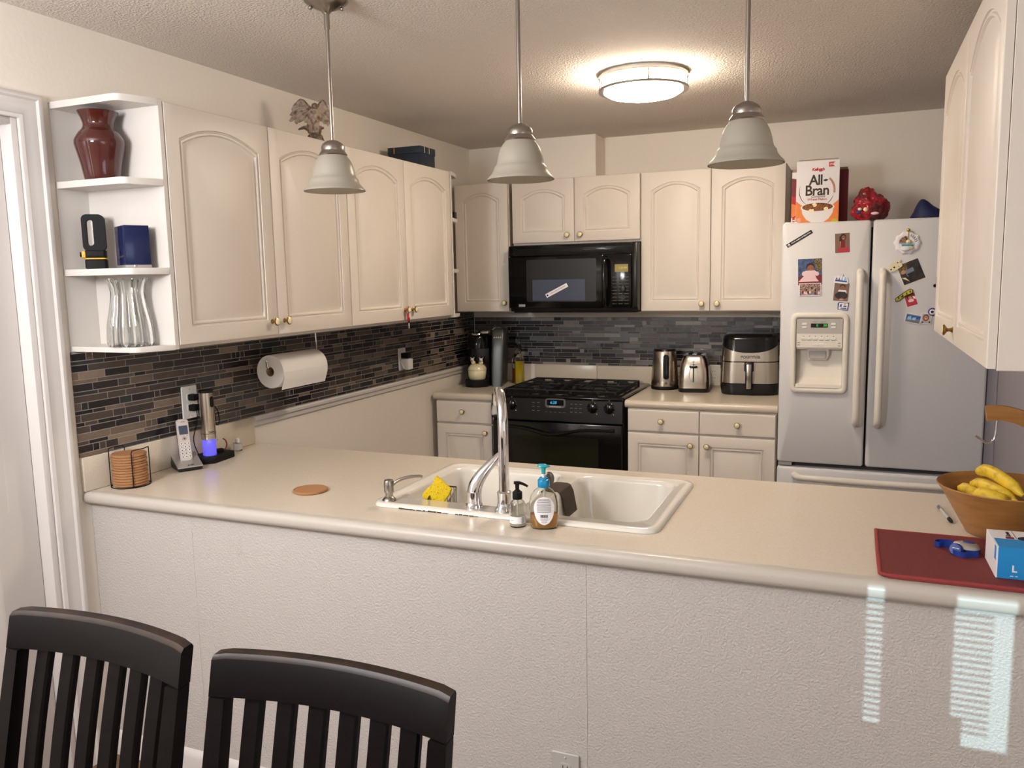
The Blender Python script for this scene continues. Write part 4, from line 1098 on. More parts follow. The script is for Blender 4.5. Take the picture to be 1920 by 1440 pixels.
# paper towel
t = thing('towel_holder', 'chrome paper towel holder screwed under the left cabinet', 'towel holder', (.135, .94, ZU))
b = MB(); b.box(-.02, .150, -.008, .02, .178, -.0002, M['chrome'], .002); b.build('plate', t)
b = MB(); b.tube(spline([(0, .165, -.004), (0, .166, -.07), (0, .166, -.125), (0, .160, -.136), (0, .150, -.1375)], 6) + [Vector((0, -.155, -.1375)), Vector((0, -.162, -.134)), Vector((0, -.165, -.125)), Vector((0, -.166, -.105))], .0042, M['chrome'], 10); b.build('rod', t)
t = thing('paper_towel_roll', 'white paper towel roll on the holder under the left cabinet', 'paper towels', (.135, .94, ZU-.1525))
b = MB(); mxr = RX(PI/2)
b.lathe([(.0195, -.148), (.066, -.148), (.0675, -.145), (.0675, .145), (.066, .148), (.0195, .148), (.0195, -.148)], M['paper'], 64, mxr); b.build('roll', t, smooth=40)
b = MB(); b.lathe([(.0178, -.1485), (.0194, -.1485), (.0194, .1485), (.0178, .1485), (.0178, -.1485)], M['card'], 32, mxr); b.build('core', t)
b = MB(); b.loft([[(x, -.146, z), (x, .146, z), (x+.0006, .146, z), (x+.0006, -.146, z)] for x, z in ((.0676, 0), (.0655, -.025), (.058, -.048), (.052, -.064), (.050, -.072))], M['paper']); b.build('loose_sheet', t, smooth=50)

# ------------------------------------------------------------------ left end of the peninsula
cork = None
def coaster(loc, label, group, rz=0.0):
    global cork
    if cork is None:
        b = MB(); b.lathe([(.0001, 0), (.0515, 0), (.0545, .0018), (.055, .004), (.0545, .007), (.0520, .0088), (.0498, .0088), (.0492, .0072), (.0001, .0072)], M['cork'], 48); o = b.build('coaster', None, loc, smooth=35); cork = o
    else: o = cork.copy(); COL.objects.link(o); o.location = loc
    o.rotation_euler = (0, 0, rz); return tag(o, label, 'coaster', group)
rnd = random.Random(9)
names = ['lowest', 'second from bottom', 'third from bottom', 'fourth from bottom', 'fifth from bottom', 'sixth from bottom', 'sixth from top', 'fifth from top', 'fourth from top', 'third from top', 'second from top', 'topmost']
for k in range(12):
    coaster((.079+rnd.uniform(-.002, .002), .125+rnd.uniform(-.002, .002), ZC+.0035+.0089*k), 'round cork coaster, %s in the stack in the wire holder' % names[k], 'cork coasters stacked in the wire holder', rnd.uniform(0, 6))
coaster((.712, .248, ZC+.0002), 'single cork coaster lying alone on the worktop left of the sink', None)
t = thing('coaster_holder', 'black wire holder around the stack of cork coasters', 'coaster holder', (.079, .125, ZC))
b = MB(); R_ = .0605
b.tube([(R_*math.cos(a), R_*math.sin(a), .0017) for a in [2*PI*k/40 for k in range(41)]], .0016, M['blackm'], 8); b.build('base_ring', t)
for a1, a2 in ((-.62, .80), (2.62, 4.10)):
    b = MB()
    p = [(R_*math.cos(a1), R_*math.sin(a1), .002), (R_*math.cos(a1), R_*math.sin(a1), .116), (R_*math.cos(a1+.06), R_*math.sin(a1+.06), .125)]
    p += [(R_*math.cos(a1+.06+(a2-a1-.12)*k/6), R_*math.sin(a1+.06+(a2-a1-.12)*k/6), .127) for k in range(1, 6)]
    p += [(R_*math.cos(a2-.06), R_*math.sin(a2-.06), .125), (R_*math.cos(a2), R_*math.sin(a2), .116), (R_*math.cos(a2), R_*math.sin(a2), .002)]
    b.tube(p, .0017, M['blackm'], 8); b.build('wire_loop', t)

def phone():
    t = thing('phone_dock', 'silver charging dock under the cordless phone', 'phone dock', (.079, .372, ZC), 1.02)
    b = MB(); b.loft([[(x, y, z) for y, z in ((-.055, .004), (.042, .004), (.05, .02), (.036, .048), (-.055, .014))] for x in (-.042, .042)], M['blacks']); b.build('base', t)
    b = MB(); b.loft([[(x, y, z) for y, z in ((-.058, .0135), (.037, .0475), (.036, .051), (-.056, .0175))] for x in (-.0435, .0435)], M['silverp']); b.build('top_plate', t)
    b = MB(); b.lathe([(.003, 0), (.003, .0008), (.0001, .0008)], M['ink'], 12, T(-.004, -.047, .0205) @ RX(.33)); b.build('logo_mark', t)
    text('at&t', .0085, M['ink'], T(.008, -.047, .0212) @ RX(.33), t)
    p = thing('cordless_phone', 'silver cordless phone handset standing in its dock', 'phone', (.079, .372, ZC), 1.02)
    mk = T(0, -.013, .030) @ RX(-.23)
    b = MB(); n = 5
    b.loft([[(x, y, z) for x, z in rr(-.021+i, -.002+i, .021-i, .152-i, .012, n)] for i, y in ((.003, .022), (0, .016), (0, .004), (.002, 0))], M['blacks'], mx=mk); b.build('back_shell', p)
    b = MB(); b.loft([[(x, y, z) for x, z in rr(-.0215+i, -.001+i, .0215-i, .1525-i, .012, n)] for i, y in ((0, .006), (0, .001), (.003, -.003))], M['phonesil'], mx=mk); b.build('front_shell', p)
    fm = mk @ T(0, -.0031, 0)
    b = MB(); b.prism(rr(-.015, .096, .015, .128, .002), 0, .0012, M['screen'], mx=fm @ FRONT); b.build('screen', p)
    b = MB(); b.prism(circ(0, .081, .009, 24, .007), 0, .002, M['chrome'], .0006, mx=fm @ FRONT); b.prism(circ(0, .081, .0035, 16), .0019, .0028, M['grey'], mx=fm @ FRONT); b.build('navigation_pad', p)
    for r_ in range(5):
        for c in range(3):
            b = MB(); x, z = -.0125+.0125*c, .063-.0118*r_
            b.prism(rr(x-.0046, z-.0036, x+.0046, z+.0036, .0015, 3), 0, .0014, M['white'], .0004, mx=fm @ FRONT); b.box(x-.002, -.0019, z-.0018, x+.002, -.0013, z+.0018, M['ink'], mx=fm); b.build('key', p)
    text('AT&T', .006, M['ink'], fm @ T(.002, -.0006, .142) @ TF, p)
    b = MB(); 
    for k in range(3): b.box(-.013+.010*k, -.0008, .0895, -.007+.010*k, .0002, .0925, M['chrome'], mx=fm)
    b.build('soft_keys', p)
phone()
def opener():
    t = thing('opener_base', 'black charging base holding the electric bottle opener', 'charging base', (.092, .497, ZC))
    b = MB(); b.prism([(-.070, -.062), (.002, -.066), (.034, -.03), (.020, .088), (-.062, .092)], 0, .026, M['blackm'], .003); b.build('body', t)
    o = thing('bottle_opener', 'tall steel electric wine opener lit violet at its foot', 'bottle opener', (.086, .484, ZC+.0265))
    b = MB(); b.lathe([(.0235, 0), (.0245, .002), (.0245, .062), (.0235, .062), (.0235, .004), (.0001, .003)], M['violet'], 40); b.build('clear_sleeve', o)
    b = MB(); pts = []
    for k in range(50):
        a = k*.62; pts.append((.005*math.cos(a), .005*math.sin(a), .006+.056*k/49))
    b.tube(pts, .0014, M['darksteel'], 6); b.lathe([(.0001, .046), (.008, .047), (.006, .056), (.0001, .058)], M['violetc'], 20); b.build('corkscrew', o)
    b = MB(); b.lathe([(.0001, .062), (.0262, .062), (.0268, .066), (.0255, .236), (.0001, .238)], M['steel'], 48); b.build('body', o, smooth=50)
    b = MB(); b.lathe([(.0258, .237), (.0258, .243), (.023, .247), (.0001, .248)], M['blackm'], 40); b.build('cap', o)
    b = MB(); b.loft([[(.0262*math.sin(x/.0262)*s, -.0262*math.cos(x/.0262)*s, z) for x, z in rr(-.008, .182, .008, .222, .0078, 6)] for s in (.98, 1.06)], M['blackm'], mx=RZ(1.55)); b.build('switch', o)
    b = MB(); b.lathe([(.0272, .083), (.0272, .0845), (.0262, .0845)], M['ink'], 40); b.build('join_line', o)
    text('Chefman', .0085, M['ink'], RZ(1.3) @ T(0, -.0277, .090) @ TF, o)
    f = thing('foil_cutter', 'small clear and dark foil cutter standing on the opener base', 'foil cutter', (.082, .548, ZC+.0265), 1.0)
    for s in (-1, 1):
        b = MB(); b.tube([(s*(.005+.017*math.sin(a)), 0, .004+.030*(1-math.cos(a))*.75) for a in [PI*k/14*.92 for k in range(15)]], [.005, .004], M['plast'] if s < 0 else M['maroon'], 8, flat=.6); b.build('jaw', f)
    b = MB(); b.box(-.02, -.012, 0, .008, .012, .012, M['blackm'], .003); b.build('foot', f)
opener()
t = thing('small_bottle', 'tiny clear bottle with a white cap near the end of the left upstand', 'bottle', (.049, .676, ZC))
b = MB(); b.prism(rr(-.015, -.011, .015, .011, .005), 0, .034, M['plast'], .002); b.build('body', t)
b = MB(); b.prism(rr(-.0115, -.0113, .0115, .0113, .005), .006, .03, M['label']); b.build('label', t)
b = MB(); b.lathe([(.0001, .034), (.007, .034), (.0075, .036), (.0068, .050), (.0001, .050)], M['white'], 20); b.build('cap', t)
# ------------------------------------------------------------------ faucet and things round the sink
ZD = ZC+.0095      # sink deck
def faucet():
    t = thing('faucet', 'chrome high-arc kitchen faucet with a side lever on the sink deck', 'faucet', (1.399, .214, ZD))
    b = MB(); b.lathe([(.0001, 0), (.027, 0), (.0265, .006), (.021, .016), (.019, .026), (.020, .050), (.0205, .054), (.0165, .058), (.0001, .058)], M['chrome'], 40); b.build('spout_base', t, smooth=50)
    dx, dy = -.50, .87
    arc = [(0, 0, .05), (0, 0, .15), (0, 0, .225)]
    for k in range(1, 11):
        a = PI*k/10*.80; R_ = .078; h = R_*(1-math.cos(a)); arc.append((dx*h, dy*h, .225+.105*math.sin(a)))
    b = MB(); b.tube(spline(arc, 4), [.0148, .0146, .0142, .0138, .0132, .0125], M['chrome'], 20); b.build('spout', t, smooth=60)
    e = arc[-1]
    b = MB(); b.lathe([(.0001, -.030), (.016, -.030), (.017, -.026), (.014, -.005), (.0115, .004), (.0001, .004)], M['plast'], 24, T(e[0]+dx*.004, e[1]+dy*.004, e[2]-.004) @ RX(.0)); b.lathe([(.0001, -.028), (.011, -.028), (.009, .0)], M['greyl'], 16, T(e[0]+dx*.004, e[1]+dy*.004, e[2]-.004)); b.build('spray_tip', t, smooth=50)
    hx = -.093
    b = MB(); b.lathe([(.0001, 0), (.0255, 0), (.026, .003), (.0245, .016), (.0225, .018), (.0225, .020), (.0215, .045), (.0215, .050), (.0001, .052)], M['chrome'], 40, T(hx, -.004, 0)); b.build('lever_base', t, smooth=45)
    b = MB(); pts = spline([(hx, -.004, .040), (hx+.006, 0, .070), (hx+.026, .012, .105), (hx+.052, .034, .138), (hx+.078, .058, .163)], 6)
    b.tube(pts, [.0225, .0205, .016, .0115, .0085], M['chrome'], 20, flat=.8); b.build('lever', t, smooth=60)
faucet()
t = thing('soap_dispenser', 'brushed nickel soap pump built into the left corner of the sink deck', 'soap dispenser', (1.029, .204, ZD), .35)
b = MB(); b.lathe([(.0001, 0), (.0215, 0), (.0215, .003), (.016, .009), (.0115, .013), (.0112, .022), (.0142, .026), (.0148, .030), (.0148, .058), (.013, .0625), (.0001, .063)], M['nickel'], 40); b.build('body', t, smooth=45)
b = MB(); b.tube(spline([(.008, .002, .046), (.03, .006, .060), (.06, .012, .068), (.092, .018, .069), (.099, .019, .066)], 6), [.0058, .005, .0045, .004], M['nickel'], 12); b.build('spout', t, smooth=60)

# wire caddy and sponge in the left bowl
cx, cy = 1.160, .310
t = thing('sink_caddy', 'small wire sponge basket in the left sink bowl', 'caddy', (1.157, .300, .845), .06)
b = MB()
b.tube([(.034, -.040, .045), (.034, -.036, .072), (.034, .030, .098), (.030, .038, .099), (-.030, .038, .099), (-.034, .030, .098), (-.034, -.036, .072), (-.034, -.040, .045)], .0026, M['darksteel'], 8)
p = [(x, y, 0) for x, y in rr(-.031, -.037, .031, .034, .012, 4)]; b.tube(p+[p[0]], .002, M['darksteel'], 8)
p = [(x, y, .040) for x, y in rr(-.033, -.040, .033, .037, .012, 4)]; b.tube(p+[p[0]], .0014, M['darksteel'], 8)
b.build('rim', t)
b = MB()
for k in range(7):
    y = -.033+.0105*k; zt = .072+.026*(k*.0105)/.066
    for s in (-1, 1): b.tube([(s*.031, y, 0), (s*.034, y, zt)], .0011, M['darksteel'], 6)
    b.tube([(-.031, y, 0), (.031, y, 0)], .0011, M['darksteel'], 6)
for k in range(5):
    x = -.022+.011*k
    b.tube([(x, .034, 0), (x, .038, .098)], .0011, M['darksteel'], 6); b.tube([(x, -.037, 0), (x, -.040, .040)], .0011, M['darksteel'], 6)
b.build('wires', t)
b = MB(); b.lathe([(.0001, 0), (.012, 0), (.010, .004), (.004, .008), (.0001, .008)], M['greyl'], 16, T(0, -.042, .02) @ FRONT); b.build('suction_cup', t)
k_ = .000180
sp = [(1140, 290), (1200, 340), (1290, 430), (1392, 520), (1370, 590), (1290, 700), (1220, 790), (1120, 788), (1010, 730), (900, 650), (896, 600), (930, 550), (1000, 480), (1060, 440), (1085, 395), (1100, 330)]
b = MB(); b.prism([((x-1140)*k_, (800-y)*k_) for x, y in sp], -.011, .011, M['sponge'], .003, mx=FRONT)
o = tag(b.build('sponge', None, (1.143, .292, .893)), 'yellow cellulose sponge propped in the wire basket in the sink', 'sponge')
o.rotation_euler = (math.radians(-14), 0, .40)
# rubber saddle over the divider and a steel spoon
b = MB(); sec = []
for x, z in ((1.402, .842), (1.414, .905), (1.421, .9225), (1.431, .9268), (1.450, .9275), (1.471, .9268), (1.481, .9225), (1.490, .905), (1.502, .842)): sec.append((x, z))
inn = [(1.405, .842), (1.4168, .9045), (1.4232, .9205), (1.432, .9243), (1.450, .9248), (1.470, .9243), (1.4788, .9205), (1.4872, .9045), (1.499, .842)]
b.loft([[(x, y, z) for x, z in sec+inn[::-1]] for y in (.452, .556)], M['grey'] if False else M['seam'])
tag(b.build('sink_saddle', None, smooth=35), 'dark brown rubber saddle draped over the divider between the sink bowls', 'sink mat')
t = thing('spoon', 'steel spoon standing upright in the left sink bowl behind the soap', 'spoon', (1.392, .60, .735))
b = MB(); b.ball((0, 0, .188), (.017, .005, .024), M['darksteel'], 24, mx=RZ(.4)); b.build('spoon_bowl', t)
b = MB(); b.tube([(0, 0, .002), (0, .001, .10), (0, 0, .17)], [.0045, .003, .004], M['darksteel'], 8); b.build('stem', t)

def hand_soap():
    t = thing('hand_soap', 'small clear pump bottle with a black top at the front of the sink', 'soap bottle', (1.475, .126, ZC), .38)
    o = [(.0205, 0), (.0222, .003), (.0222, .056), (.019, .066), (.0125, .0725), (.0115, .077)]
    b = MB(); b.lathe([(.0001, 0)]+o+[(r-.0014, z+.002) for r, z in o[::-1]]+[(.0001, .003)], M['plast'], 40); b.build('bottle', t, smooth=50)
    b = MB(); b.lathe([(.0001, .0035), (.0203, .0035), (.0203, .028), (.0001, .028)], M['milky'], 32); b.build('contents', t)
    b = MB()
    def cyl(a0, a1, z0, z1, r, m, n=14): b.loft([[(r*math.sin(a0+(a1-a0)*k/n), -r*math.cos(a0+(a1-a0)*k/n), z) for k in range(n+1)] + [((r+.0004)*math.sin(a1-(a1-a0)*k/n), -(r+.0004)*math.cos(a1-(a1-a0)*k/n), z) for k in range(n+1)] for z in (z0, z1)], m)
    cyl(-1.25, 1.25, .011, .030, .0223, M['label'])
    for k in range(8): cyl(.45, .80, .013+.002*k, .0137+.002*k, .0228, M['inkg'], 3)
    cyl(-.9, -.55, .019, .020, .0228, M['inkg'], 3)
    b.build('label', t, smooth=50)
    b = MB(); b.lathe([(.0001, .0745), (.0128, .0745), (.0132, .076), (.0132, .092), (.0125, .094), (.009, .095), (.008, .098), (.0052, .100), (.0055, .112), (.0001, .112)], M['blackm'], 32); b.build('collar', t)
    b = MB(); b.lathe([(.0045, .110), (.0062, .114), (.0072, .118), (.0001, .119)], M['blackm'], 20); b.tube(spline([(-.009, 0, .1185), (.006, 0, .118), (.020, -.001, .113), (.028, -.002, .108)], 5), [.0042, .0045, .0036, .003], M['blackm'], 10); b.build('pump_head', t)
    b = MB(); b.tube([(0, 0, .006), (0, 0, .076)], .0024, M['white'], 8); b.build('dip_tube', t)
hand_soap()
def blue_soap():
    t = thing('dish_soap', 'oval clear soap bottle with a bright blue pump and amber soap at the sink', 'soap bottle', (1.548, .133, ZC), .36)
    def el(w, d, z): return [(x, y, z) for x, y in circ(0, 0, w, 40, d)]
    outer = [(.033, .019, 0), (.0365, .022, .004), (.0375, .0225, .02), (.0395, .023, .05), (.0395, .023, .068), (.035, .021, .088), (.026, .0175, .102), (.015, .0145, .110), (.0125, .0125, .114)]
    b = MB(); b.loft([el(*q) for q in outer]+[el(q[0]-.0015, q[1]-.0015, q[2]+(.002 if k == len(outer)-1 else 0)) for k, q in enumerate(outer[::-1])], M['plast']); b.build('bottle', t, smooth=60)
    b = MB(); b.loft([el(.034, .0195, .004), el(.0355, .0205, .02), el(.0368, .021, .040)], M['amber']); b.build('contents', t, smooth=60)
    pts = []
    for k in range(36):
        a = 2*PI*k/36; x, z = .027*math.sin(a), math.cos(a)
        zz = .060+(.030*z if z > 0 else .046*z); xx = x*(1.0 if z > -.2 else (1-.25*(-z-.2)))
        pts.append((xx, zz))
    def onb(x, z, o):
        w = .0395; d = .023; return (x, -(d*math.sqrt(max(0, 1-(x/w)**2)))-o, z)
    b = MB()
    def patch(z0, z1, hw0, hw1, o, m, x_=0.0, nc=10):
        A = [onb(x_-hw0+2*hw0*k/nc, z0, o) for k in range(nc+1)]; B_ = [onb(x_-hw1+2*hw1*k/nc, z1, o) for k in range(nc+1)]
        b.loft([A, B_], m, closed=False, c0=False, c1=False)
    zs = [.014+.076*k/24 for k in range(25)]
    def hw(z): return .027*math.sqrt(max(0, 1-((z-.060)/.0302)**2)) if z > .060 else .027*math.sqrt(max(0, 1-((.060-z)/.0462)**2))
    for z0, z1 in zip(zs[:-1], zs[1:]): patch(z0, z1, max(hw(z0), .0004), max(hw(z1), .0004), .0007, M['label'])
    for k in range(13):
        z = .083-.0028*k-(.001 if k > 3 else 0); h_ = min(.0185, hw(z)-.003)
        if z > .045 and h_ > 0: patch(z, z+.0010, h_, h_, .0011, M['inkg'] if k % 3 else M['ink'])
    x = -.010; rnd = random.Random(3)
    while x < .010:
        w = rnd.choice((.0005, .0009, .0015)); patch(.034, .0415, w/2, w/2, .0011, M['ink'], x+w/2, 1); x += w+rnd.choice((.0006, .001))
    for k in range(5):
        z = .031-.0028*k; patch(z, z+.0008, .011-.001*k, .011-.001*k, .0011, M['inkg'])
    b.build('label', t, smooth=0)
    b = MB(); b.lathe([(.0001, .112), (.0152, .112), (.0158, .114), (.0158, .130), (.0145, .132), (.012, .133), (.011, .137), (.0075, .1375), (.0001, .1375)], M['bluep'], 32); b.build('collar', t)
    b = MB(); b.lathe([(.0045, .137), (.0045, .149), (.0001, .149)], M['white'], 16); b.build('stem', t)
    b = MB(); b.lathe([(.0052, .147), (.0062, .160), (.0075, .164), (.0001, .164)], M['bluet'], 20); b.loft([[(x*s+ox, y*s, z) for x, y in ((-.017, 0), (-.012, -.007), (0, -.0085), (.013, -.006), (.019, 0), (.013, .006), (0, .0085), (-.012, .007))] for s, z, ox in ((.7, .1635, 0), (1, .1655, 0), (.92, .1685, -.001), (.45, .1735, -.004))], M['bluet']); b.build('pump_head', t, smooth=60)
    b = MB(); b.tube([(0, 0, .006), (.002, 0, .113)], .0026, M['white'], 8); b.build('dip_tube', t)
blue_soap()

# ------------------------------------------------------------------ right end of the peninsula
b = MB(); 
def cloth(x0, x1, y0, y1, z0, z1, r): b.prism(rr(x0, y0, x1, y1, r, 4), z0, z1, M['reddark'], .002)
t = thing('placemat', 'folded dark red cloth placemat lying at the right end of the worktop', 'placemat', (0, 0, ZC))
cloth(2.362, 2.885, .040, .368, .0003, .0095, .01); b.build('cloth', t, smooth=40)
b = MB()
p = [(2.358, .040), (2.358, .368)]
b.tube([(2.361, .37, .0075), (2.360, .20, .0078), (2.361, .042, .0078), (2.375, .036, .0075), (2.62, .036, .0075), (2.885, .036, .0075)], .005, M['redcloth'], 8, flat=.8)
b.tube([(2.364, .36, .0042), (2.363, .05, .0042), (2.38, .037, .0042), (2.885, .037, .0042)], .004, M['redcloth'], 8)
b.tube([(2.361, .366, .0085), (2.885, .368, .0085)], .003, M['redcloth'], 8)
b.build('hem', t, smooth=60)
def glove_box():
    t = thing('glove_box', 'blue and white box of disposable gloves on the red placemat', 'box', (2.585, .088, ZC+.0098), math.radians(1))
    W, D, H = .24, .130, .068
    b = MB(); b.box(0, 0, 0, W, D, H, M['whitecard'], .0012); b.build('carton', t, smooth=0)
    b = MB()
    b.box(.003, -.0006, .0005, W-.001, .0002, H-.0005, M['blue']); b.prism([(.004, -.0004), (W-.001, -.0004), (W-.001, .062), (.004, .062)], H-.0002, H+.0006, M['blue'])
    b.prism([(-.0006, .004), (.0002, .004), (.0002, .020), (-.0006, .020)], H*.55, H-.001, M['blue']); b.build('blue_print', t, smooth=0)
    text('L', .020, M['white'], T(.034, -.0009, .022) @ TF, t, bold=.0006)
    b = MB(); b.box(.027, -.001, .006, .033, -.0005, .0075, M['white']); b.box(.036, -.001, .006, .041, -.0005, .0075, M['white']); b.build('small_print', t, smooth=0)
    text('Gloves', .013, M['ink'], T(.036, .098, H+.0004) @ RZ(PI/2), t, bold=.0002)
    text('Nitrile', .012, M['inkg'], T(.036, .060+.074, H+.0004) @ RZ(PI/2) @ T(-.02, 0, 0), t) if False else None
    b = MB(); b.box(.028, .066, H-.0001, .044, .078, H+.0005, M['maroon']); b.box(.047, .07, H-.0001, .0485, .125, H+.0005, M['inkg']); b.build('top_print', t, smooth=0)
    b = MB(); b.prism(circ(.105, .070, .055, 32, .024), H-.0001, H+.0009, M['ink']); b.build('opening', t, smooth=0)
    b = MB(); b.lathe([(.045, H), (.04, H+.004), (.02, H+.008), (.0001, H+.009)], M['navyd'], 24, T(.107, .070, 0) @ Matrix.Diagonal((1, .42, 1, 1))); b.build('glove_edge', t, smooth=60)
glove_box()
def tape():
    t = thing('pedometer', 'white and blue clip-on step counter with a blue ribbon on the red placemat', 'step counter', (2.548, .248, ZC+.0100), math.radians(-22))
    b = MB(); b.loft([[(x*s, y*s, z) for x, y in circ(0, 0, .030, 32, .0235)] for s, z in ((.8, 0), (1, .006), (1, .012), (.86, .019), (.5, .0225))], M['silverp']); b.build('body', t, smooth=60)
    b = MB(); b.loft([[(x*s, y*s, z) for x, y in circ(0, 0, .0306, 32, .024)] for s, z in ((.99, .0065), (1.01, .009), (.99, .0115))], M['ribbon']); b.prism(circ(.004, .004, .013, 24, .008), .0215, .0235, M['ribbon'], .0006); b.build('blue_band', t, smooth=60)
    b = MB(); b.lathe([(.0001, 0), (.013, 0), (.0145, .003), (.0145, .012), (.012, .016), (.0001, .017)], M['ribbon'], 24, T(-.012, -.024, .008) @ RX(PI/2.6)); b.box(-.018, -.039, .014, -.004, -.036, .017, M['white']); b.build('clip', t, smooth=50)
    b = MB()
    def ribbon(pts, w):
        P = spline(pts, 6); lp = []
        for i, p in enumerate(P):
            tt = (P[min(i+1, len(P)-1)]-P[max(i-1, 0)]).normalized(); lp.append([p+Vector((0, 0, w)), p+Vector((0, 0, -w)), p+Vector((-tt.y, tt.x, 0))*.0008+Vector((0, 0, -w)), p+Vector((-tt.y, tt.x, 0))*.0008+Vector((0, 0, w))])
        b.loft(lp, M['ribbon'])
    ribbon([(-.022, .010, .008), (-.042, .020, .008), (-.062, .010, .008), (-.066, -.006, .008), (-.055, -.012, .008), (-.045, -.002, .008), (-.030, .004, .008)], .0065)
    ribbon([(-.024, -.018, .007), (-.014, -.044, .007), (.008, -.050, .007), (.024, -.036, .007), (.034, -.028, .007)], .0062)
    b.build('ribbon', t, smooth=60)
tape()
def fruit():
    C = (2.652, .462, ZC)
    t = thing('fruit_bowl', 'honey coloured wooden fruit bowl with bananas at the right end of the worktop', 'bowl', C)
    b = MB()
    o = [(.072, 0), (.082, .002), (.100, .035), (.122, .075), (.141, .108), (.152, .122)]
    i = [(r-.007, z+.004) for r, z in o]
    b.lathe([(.0001, 0)]+o+[(.1505, .1245)]+i[::-1][1:]+[(.0001, .008)], M['bowl'], 64); b.build('bowl', t, smooth=60)
    def banana(pts, label, r=.0175):
        P = spline(pts, 8); n = len(P); R_ = []
        for k in range(n):
            u = k/(n-1); R_.append(r*(min(1, .32+u*4.5) if u < .2 else (1 if u < .8 else max(.30, 1-(u-.8)*3.8))))
        q = thing('banana', label, 'banana', tuple(P[0]), 0, 'bananas in the fruit bowl')
        P = [p-P[0] for p in P]
        b = MB(); b.tube(P, R_, M['bananas'], 6); b.build('peel', q, smooth=75)
        b = MB(); d = (P[-1]-P[-2]).normalized(); b.tube([P[-1]-d*.001, P[-1]+d*.012], [r*.32, r*.26], M['bananat'], 6); d0 = (P[0]-P[1]).normalized(); b.tube([P[0]-d0*.001, P[0]+d0*.005], [r*.34, r*.2], M['bananat'], 6); b.build('tip', q)
    banana([(2.602, .555, 1.048), (2.625, .505, 1.060), (2.655, .445, 1.050), (2.682, .39, 1.030)], 'ripe banana lying highest across the fruit bowl')
    banana([(2.588, .530, 1.016), (2.606, .478, 1.030), (2.636, .425, 1.028), (2.668, .378, 1.016)], 'banana just below the highest one in the fruit bowl')
    banana([(2.585, .425, 1.014), (2.602, .405, 1.022), (2.628, .385, 1.018), (2.655, .375, 1.010)], 'stubby yellow banana at the front of the fruit bowl', .020)
    banana([(2.560, .508, 1.008), (2.572, .478, 1.016), (2.590, .455, 1.010), (2.61, .435, .992)], 'greenish banana at the left inside the fruit bowl', .0165)
fruit()
t = thing('banana_hanger', 'curved wooden banana hanger with a chrome hook behind the fruit bowl', 'banana hanger', (2.70, .66, ZC))
b = MB(); lp = []
arc = [(-.070, .272), (-.040, .2755), (-.012, .272), (.02, .261), (.055, .238), (.085, .20), (.105, .15), (.115, .09), (.117, .02), (.117, .0)]
P = spline([(x, 0, z) for x, z in arc], 5)
for k, p in enumerate(P):
    tt = (P[min(k+1, len(P)-1)]-P[max(k-1, 0)]).normalized(); nn = Vector((-tt.z, 0, tt.x)); 
    lp.append([p+nn*.0195+Vector((0, -.011, 0)), p+nn*.0195+Vector((0, .011, 0)), p-nn*.0195+Vector((0, .011, 0)), p-nn*.0195+Vector((0, -.011, 0))])
b.loft(lp, M['bowl']); b.box(.04, -.05, 0, .16, .06, .014, M['bowl'], .004); b.build('arm', t, smooth=45)
b = MB(); b.tube(spline([(-.043, 0, .262), (-.044, 0, .235), (-.0465, 0, .206), (-.056, -.002, .194), (-.068, -.004, .194), (-.082, -.006, .203), (-.094, -.008, .212)], 6), .0032, M['chrome'], 10); b.build('hook', t, smooth=60)
t = thing('pen', 'grey and black ballpoint pen on the worktop left of the fruit bowl', 'pen', (2.536, .585, ZC+.0047), -math.atan2(.177, -.022)+PI*.0)
t.rotation_euler = (0, 0, math.atan2(-.177, .022))
b = MB(); b.lathe([(.0001, 0), (.0045, 0), (.0045, .11), (.0001, .11)], M['greyl'], 16, T(-.06, 0, 0) @ RY(PI/2)); b.build('barrel', t)
b = MB(); b.lathe([(.0047, 0), (.0047, .022), (.002, .034), (.0006, .037)], M['blackm'], 16, T(.045, 0, 0) @ RY(PI/2)); b.build('grip', t)
b = MB(); b.lathe([(.0001, 0), (.0048, .001), (.0048, .03), (.0047, .03)], M['grey'], 16, T(-.072, 0, 0) @ RY(PI/2)); b.box(-.068, -.001, .0045, -.03, .001, .0065, M['chrome']); b.build('cap', t)
